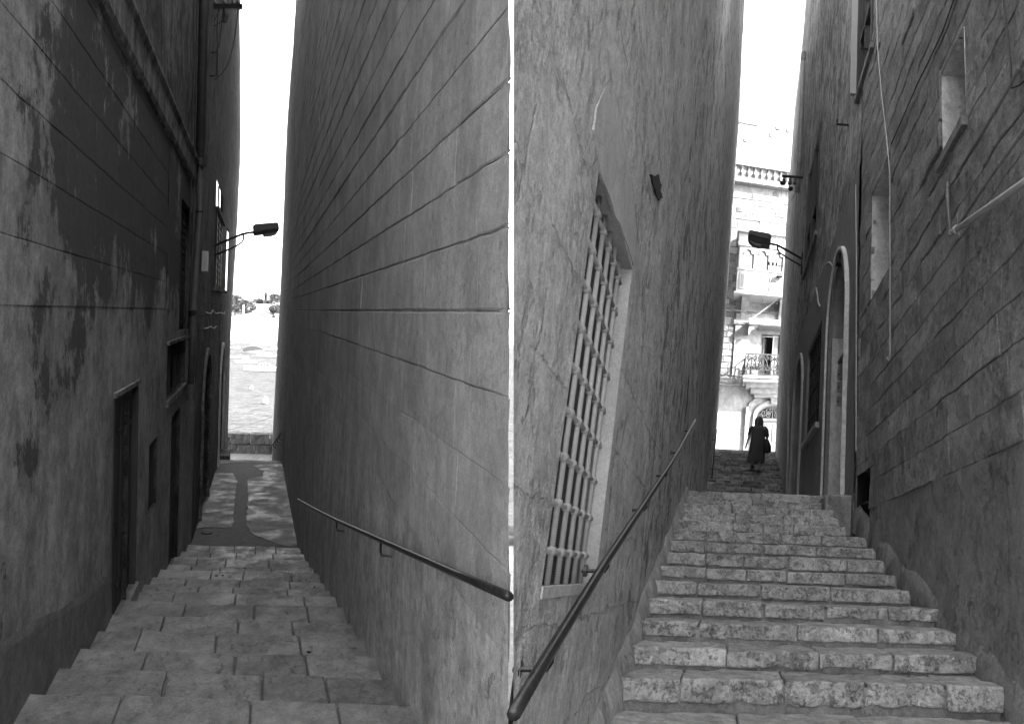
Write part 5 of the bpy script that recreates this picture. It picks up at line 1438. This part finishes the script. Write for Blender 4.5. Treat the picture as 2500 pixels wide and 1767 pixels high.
fdr = MB(FA, FN).box(du0, du1, -.3, -.26, base, dzs).build('front_door', M['door_grey'], fb)
MB(FA, FN).box(du0, du1, -.3, -.2, dzs - .12, dzs).build('transom', M['door_grey'], fb)
for i in range(4):
    a = du0 + .06 + i * (du1 - du0 - .06) / 4
    for w0_, w1_ in ((.42, .93), (.06, .36)): MB(FA, FN).box(a, a + .3, -.26, -.235, lerp(4.8, dzs - .12, w0_), lerp(4.8, dzs - .12, w1_)).build('door_panel', M['door_grey'], fdr)
m = MB(FA, FN); m.Fc([m.V((a, -.28, b)) for a, b in ap], .5); fl = m.build('fanlight', M['dark_void'], fb, recalc=False)
rh_ = dz1 - dzs
for s_ in (-1, 1):
    for (a, b, r0, tn, st_) in ((.25, .62, .16, 1.5, 0), (.55, .42, .17, 1.4, 1), (.28, .25, .14, 1.4, 2), (.72, .15, .12, 1.3, 3), (.1, .85, .08, 1.2, 1)):
        pts = [(p[0], -.24, p[2]) for p in spiral(uc + s_ * a * hw, dzs + b * rh_, r0, tn, s_, st_)]
        MB(FA, FN).tube(pts, .018, 4).build('scrollwork', M['plate'], fl)
MB(FA, FN).tube([(uc, -.24, dzs), (uc, -.24, dz1)], .02, 4).build('scrollwork', M['plate'], fl)
MB(FA, FN).tube([(a, -.24, b) for a, b in arch_pts(uc, hw * .96, dzs, rh_ * .96)], .02, 4).build('scrollwork', M['plate'], fl)
# plain pale house beyond, left (low wall base) and wires in front of the facade
def fw(pts, d, r, lab, mat=None): 
    P = []
    for x, y in pts: u, w_ = fa(x, y, d); P.append((u, -d, w_))
    return MB(FA).tube(P, r, 4).build('overhead_wire', mat or M['cable'], None, label=lab, cat='wire')
fw([(1912, 440), (1896, 560), (1880, 642), (1860, 740)], 3, .010, 'leftmost of the thin wires falling from the right crossarm')
fw([(1924, 450), (1905, 570), (1888, 642), (1868, 740)], 3, .010, 'second thin wire falling from the right crossarm')
fw([(1926, 500), (1912, 590), (1897, 642), (1882, 690)], 3, .008, 'rightmost of the thin wires falling from the right crossarm')
x_ = thing('wire_spreader', FA, (0, -3, 8), 'small dark wire spreader with three knobs hanging before the wooden bay', 'wire spreader')
u0, w0_ = fa(1872, 645, 3); u1, _ = fa(1913, 648, 3)
MB(FA, FN).box(u0, u1, 2.97, 3.0, w0_ - .03, w0_ + .0).build('bar', M['lamp_grey'], x_)
for x in (1877, 1887, 1896):
    u, w_ = fa(x, 642, 3); MB(FA).lathe((u, -3, w0_), [(.03, 0), (.055, .03), (.055, .09), (.02, .12)], 8).build('knob', M['iron'], x_)
fw([(1745, 750), (1790, 757), (1830, 761), (1860, 763), (1900, 768)], .5, .02, 'thick dark cable bundle strung along the facade')
fw([(1745, 746), (1780, 753), (1826, 766), (1870, 760), (1905, 764)], .55, .012, 'thin dark cable sagging along the facade')
fw([(1836, 777), (1860, 760), (1895, 733)], .6, .018, 'white cable rising to the right across the facade', M['cable_light'])
fw([(1880, 670), (1888, 684), (1906, 697)], 1.2, .008, 'thin curved wire under the wire spreader')
MB(FA, FN).tube([(fa(1897 + 6 * math.cos(R_(a)), 751 + 15 * math.sin(R_(a)), .3)[0], .3, fa(1897 + 6 * math.cos(R_(a)), 751 + 15 * math.sin(R_(a)), .3)[1]) for a in range(0, 700, 30)], .015, 4).build('cable_coil', M['cable'], None, label='coil of cable hanging on the facade beneath the wooden bay', cat='cable coil')
MB(FA, FN).box(fa(1896, 672, 1)[0], fa(1911, 672, 1)[0], .9, 1.1, fa(1896, 675, 1)[1], fa(1896, 671, 1)[1]).build('cable_clip', M['iron'], None, label='small dark bar fixed in front of the wooden bay apron', cat='clip')

# ================================================================== WOMAN on the upper flight
PY = 21.5
pz = floorR(PY); pc = R.onY(1846, 1160, PY); px0, pz0 = pc[0], pc[2]
kF = int((PY - 15.5) / .5); zf = FAR[kF][1]
SC = 1.0
def wp(x, y, z): return (px0 + x * 1.22, PY + y, zf + z)
wm = thing('person', R, (px0, PY, zf), 'woman in a dark short-sleeved dress climbing the upper steps, seen from behind', 'person')
SKB = [  # name, (x, y, z), radius, parent
    ('pelvis', (0, 0, .88), .15, None), ('waist', (.0, .02, 1.05), .125, 'pelvis'), ('chest', (.0, .07, 1.25), .145, 'waist'), ('neckb', (0, .12, 1.42), .075, 'chest'),
    ('neck', (0, .17, 1.48), .055, 'neckb'), ('head0', (0, .20, 1.56), .08, 'neck'), ('head1', (0, .21, 1.64), .065, 'head0'), ('nose', (0, .30, 1.57), .018, 'head0'),
    ('shl', (-.18, .09, 1.36), .065, 'chest'), ('ell', (-.24, .02, 1.08), .042, 'shl'), ('wrl', (-.30, .04, .84), .027, 'ell'), ('pal', (-.32, .06, .76), .03, 'wrl'),
    ('shr', (.18, .09, 1.36), .065, 'chest'), ('elr', (.25, .05, 1.08), .042, 'shr'), ('wrr', (.20, .25, 1.02), .028, 'elr'), ('par', (.15, .31, 1.04), .03, 'wrr'),
    ('hil', (-.09, 0, .80), .10, 'pelvis'), ('knl', (-.10, .12, .50 + .15), .06, 'hil'), ('anl', (-.12, .06, .24), .036, 'knl'), ('fol', (-.12, .14, .19), .033, 'anl'), ('tol', (-.13, .23, .175), .024, 'fol'),
    ('hir', (.09, 0, .80), .10, 'pelvis'), ('knr', (.07, .02, .46), .06, 'hir'), ('anr', (.05, -.06, .09), .036, 'knr'), ('for', (.05, .02, .045), .033, 'anr'), ('tor', (.06, .12, .03), .024, 'for')]
for sd_, c, ps in ((-1, 'pal', (-.32, .06, .76)), (1, 'par', (.15, .31, 1.04))):
    for j in range(4):
        a = (ps[0] + sd_ * .004, ps[1] - .028 + .019 * j, ps[2] - .04 if sd_ < 0 else ps[2] + .01)
        b = (a[0] + .012, a[1], a[2] - (.055 + .008 * (j in (1, 2))) if sd_ < 0 else a[2] - .03)
        nmj = c + 'f%d' % j
        SKB.append((nmj, a, .0095, c)); SKB.append((nmj + 'b', b, .0075, nmj))
    SKB.append((c + 't', (ps[0] + .02, ps[1] + .035, ps[2] - .02), .011, c)); SKB.append((c + 'tb', (ps[0] + .028, ps[1] + .045, ps[2] - .055), .008, c + 't'))
names = [s_[0] for s_ in SKB]
me = bpy.data.meshes.new('body')
base_ = ROOT[wm.name]
me.from_pydata([tuple(R.w(wp(*s_[1])) - base_) for s_ in SKB], [(names.index(s_[3]), i) for i, s_ in enumerate(SKB) if s_[3]], [])
body = bpy.data.objects.new('body', me); COL.objects.link(body); body.parent = wm
sk = body.modifiers.new('skin', 'SKIN'); lay = me.skin_vertices[0] if me.skin_vertices else None
if lay is None:
    bm = bmesh.new(); bm.from_mesh(me); bm.verts.layers.skin.verify(); bm.to_mesh(me); bm.free(); lay = me.skin_vertices[0]
for i, s_ in enumerate(SKB): lay.data[i].radius = (s_[2], s_[2]); lay.data[i].use_root = (i == 0)
sb = body.modifiers.new('sub', 'SUBSURF'); sb.levels = 2; sb.render_levels = 2
me.materials.append(M['skin'])
def rings(secs, name, mat, n=24, folds=0.0, par=wm):
    m = MB(R); rs = []
    for (cx, cy, z, rx, ry) in secs:
        ring = []
        for k in range(n):
            a = 2 * math.pi * k / n; f = 1 + folds * math.sin(a * 7 + z * 3) * max(0, 1.1 - z)
            ring.append(m.V(wp(cx + rx * f * math.cos(a), cy + ry * f * math.sin(a), z)))
        rs.append(ring)
    for A, B in zip(rs, rs[1:]):
        for k in range(n): m.Fc([A[k], A[(k + 1) % n], B[(k + 1) % n], B[k]], .5)
    m.Fc(rs[-1], .5)
    return m.build(name, mat, par, smooth=True)
dress = rings([(-.03, .03, .29, .225, .20), (-.03, .03, .42, .225, .195), (-.02, .02, .6, .215, .175), (-.01, .01, .8, .21, .17), (.0, .01, .92, .205, .165), (.0, .03, 1.05, .185, .15),
       (.0, .06, 1.18, .195, .155), (.0, .09, 1.3, .215, .15), (0, .11, 1.38, .205, .12), (0, .13, 1.43, .15, .09), (0, .145, 1.465, .085, .07)], 'dress', M['dress'], folds=.05)
for s_ in (-1, 1):
    m = MB(R); m.tube([wp(s_ * .15, .09, 1.385), wp(s_ * .205, .085, 1.30), wp(s_ * .238, .05, 1.12)], [.075, .078, .066], 12); m.build('sleeve', M['dress'], wm, smooth=True)
m = MB(R); n = 16; rs = []
for t_, (z, rx, ry, cy) in enumerate([(1.44, .105, .06, .13), (1.47, .125, .085, .155), (1.54, .125, .11, .185), (1.62, .12, .12, .20), (1.69, .10, .105, .205), (1.735, .065, .07, .205), (1.755, .025, .025, .205)]):
    rs.append([m.V(wp(rx * math.cos(2 * math.pi * k / n), cy - .02 + ry * math.sin(2 * math.pi * k / n), z)) for k in range(n)])
for A, B in zip(rs, rs[1:]):
    for k in range(n): m.Fc([A[k], A[(k + 1) % n], B[(k + 1) % n], B[k]], .5)
m.Fc(rs[-1], .5); m.build('hair', M['hair'], wm, smooth=True)
for a, b in (((-.125, .15, .15)), ((.055, .03, .0))) if False else (((-.125, .14), .15), ((.055, .02), .0)):
    m = MB(R); m.rock(px0 + a[0] - .05, px0 + a[0] + .05, PY + a[1] - .13, PY + a[1] + .13, zf + b, zf + b + .05, 1, 1, 0, .02, 0); m.build('shoe', M['bag'], wm, smooth=True)
    MB(R).tube([wp(a[0] - .045, a[1] - .07, b + .05), wp(a[0], a[1] - .09, b + .10), wp(a[0] + .045, a[1] - .07, b + .05)], .012, 5).build('shoe_strap', M['bag'], wm)
bgx = thing('shoulder_bag', R, wp(.27, 0, .62), 'black shoulder bag hanging at the right hip of the walking woman', 'bag')
m = MB(R); secs = [(.255, .02, .60, .05, .08), (.265, .02, .64, .085, .13), (.26, .02, .78, .09, .14), (.25, .03, .90, .075, .12), (.235, .04, 1.0, .045, .08), (.225, .05, 1.06, .02, .04)]
rs = [[m.V(wp(cx + rx * math.cos(2 * math.pi * k / 16), cy + ry * math.sin(2 * math.pi * k / 16), z)) for k in range(16)] for cx, cy, z, rx, ry in secs]
for A, B in zip(rs, rs[1:]):
    for k in range(16): m.Fc([A[k], A[(k + 1) % 16], B[(k + 1) % 16], B[k]], .5)
m.Fc(rs[0], .5); m.Fc(rs[-1], .5); m.build('pouch', M['bag'], bgx, smooth=True)
MB(R).tube([wp(.225, .0, 1.05), wp(.225, -.03, 1.2), wp(.20, .0, 1.37), wp(.17, .09, 1.43), wp(.19, .18, 1.3), wp(.22, .1, 1.05)], .014, 6).build('strap', M['bag'], bgx)

# ================================================================== ground between and below
m = MB(W0)
for i in range(12):
    m.quad((-3, -10 + i, -0.3), (4.5, -10 + i, -0.3), (4.5, -9 + i, -0.3), (-3, -9 + i, -0.3))
m.build('ground', M['paving'], None, recalc=False, kind='structure')
m = MB(W0); yc = -3.2
m.quad((-40, 6, yc), (60, 6, yc), (60, 120, yc - 8), (-40, 120, yc - 8)) if False else m.Fc([m.V(c2w((-.3, 4.5, -3.6))), m.V(c2w((.3, 4.5, -3.6))), m.V(c2w((4.5, 26, -6))), m.V(c2w((5.5, 33, -8))), m.V(c2w((-6.5, 33, -8))), m.V(c2w((-4.5, 18, -5)))], .5)
m.build('added_bright_yard', M['lit_limewash'], None, recalc=False, kind='structure')  # added pale floor that brightens the slot between the buildings
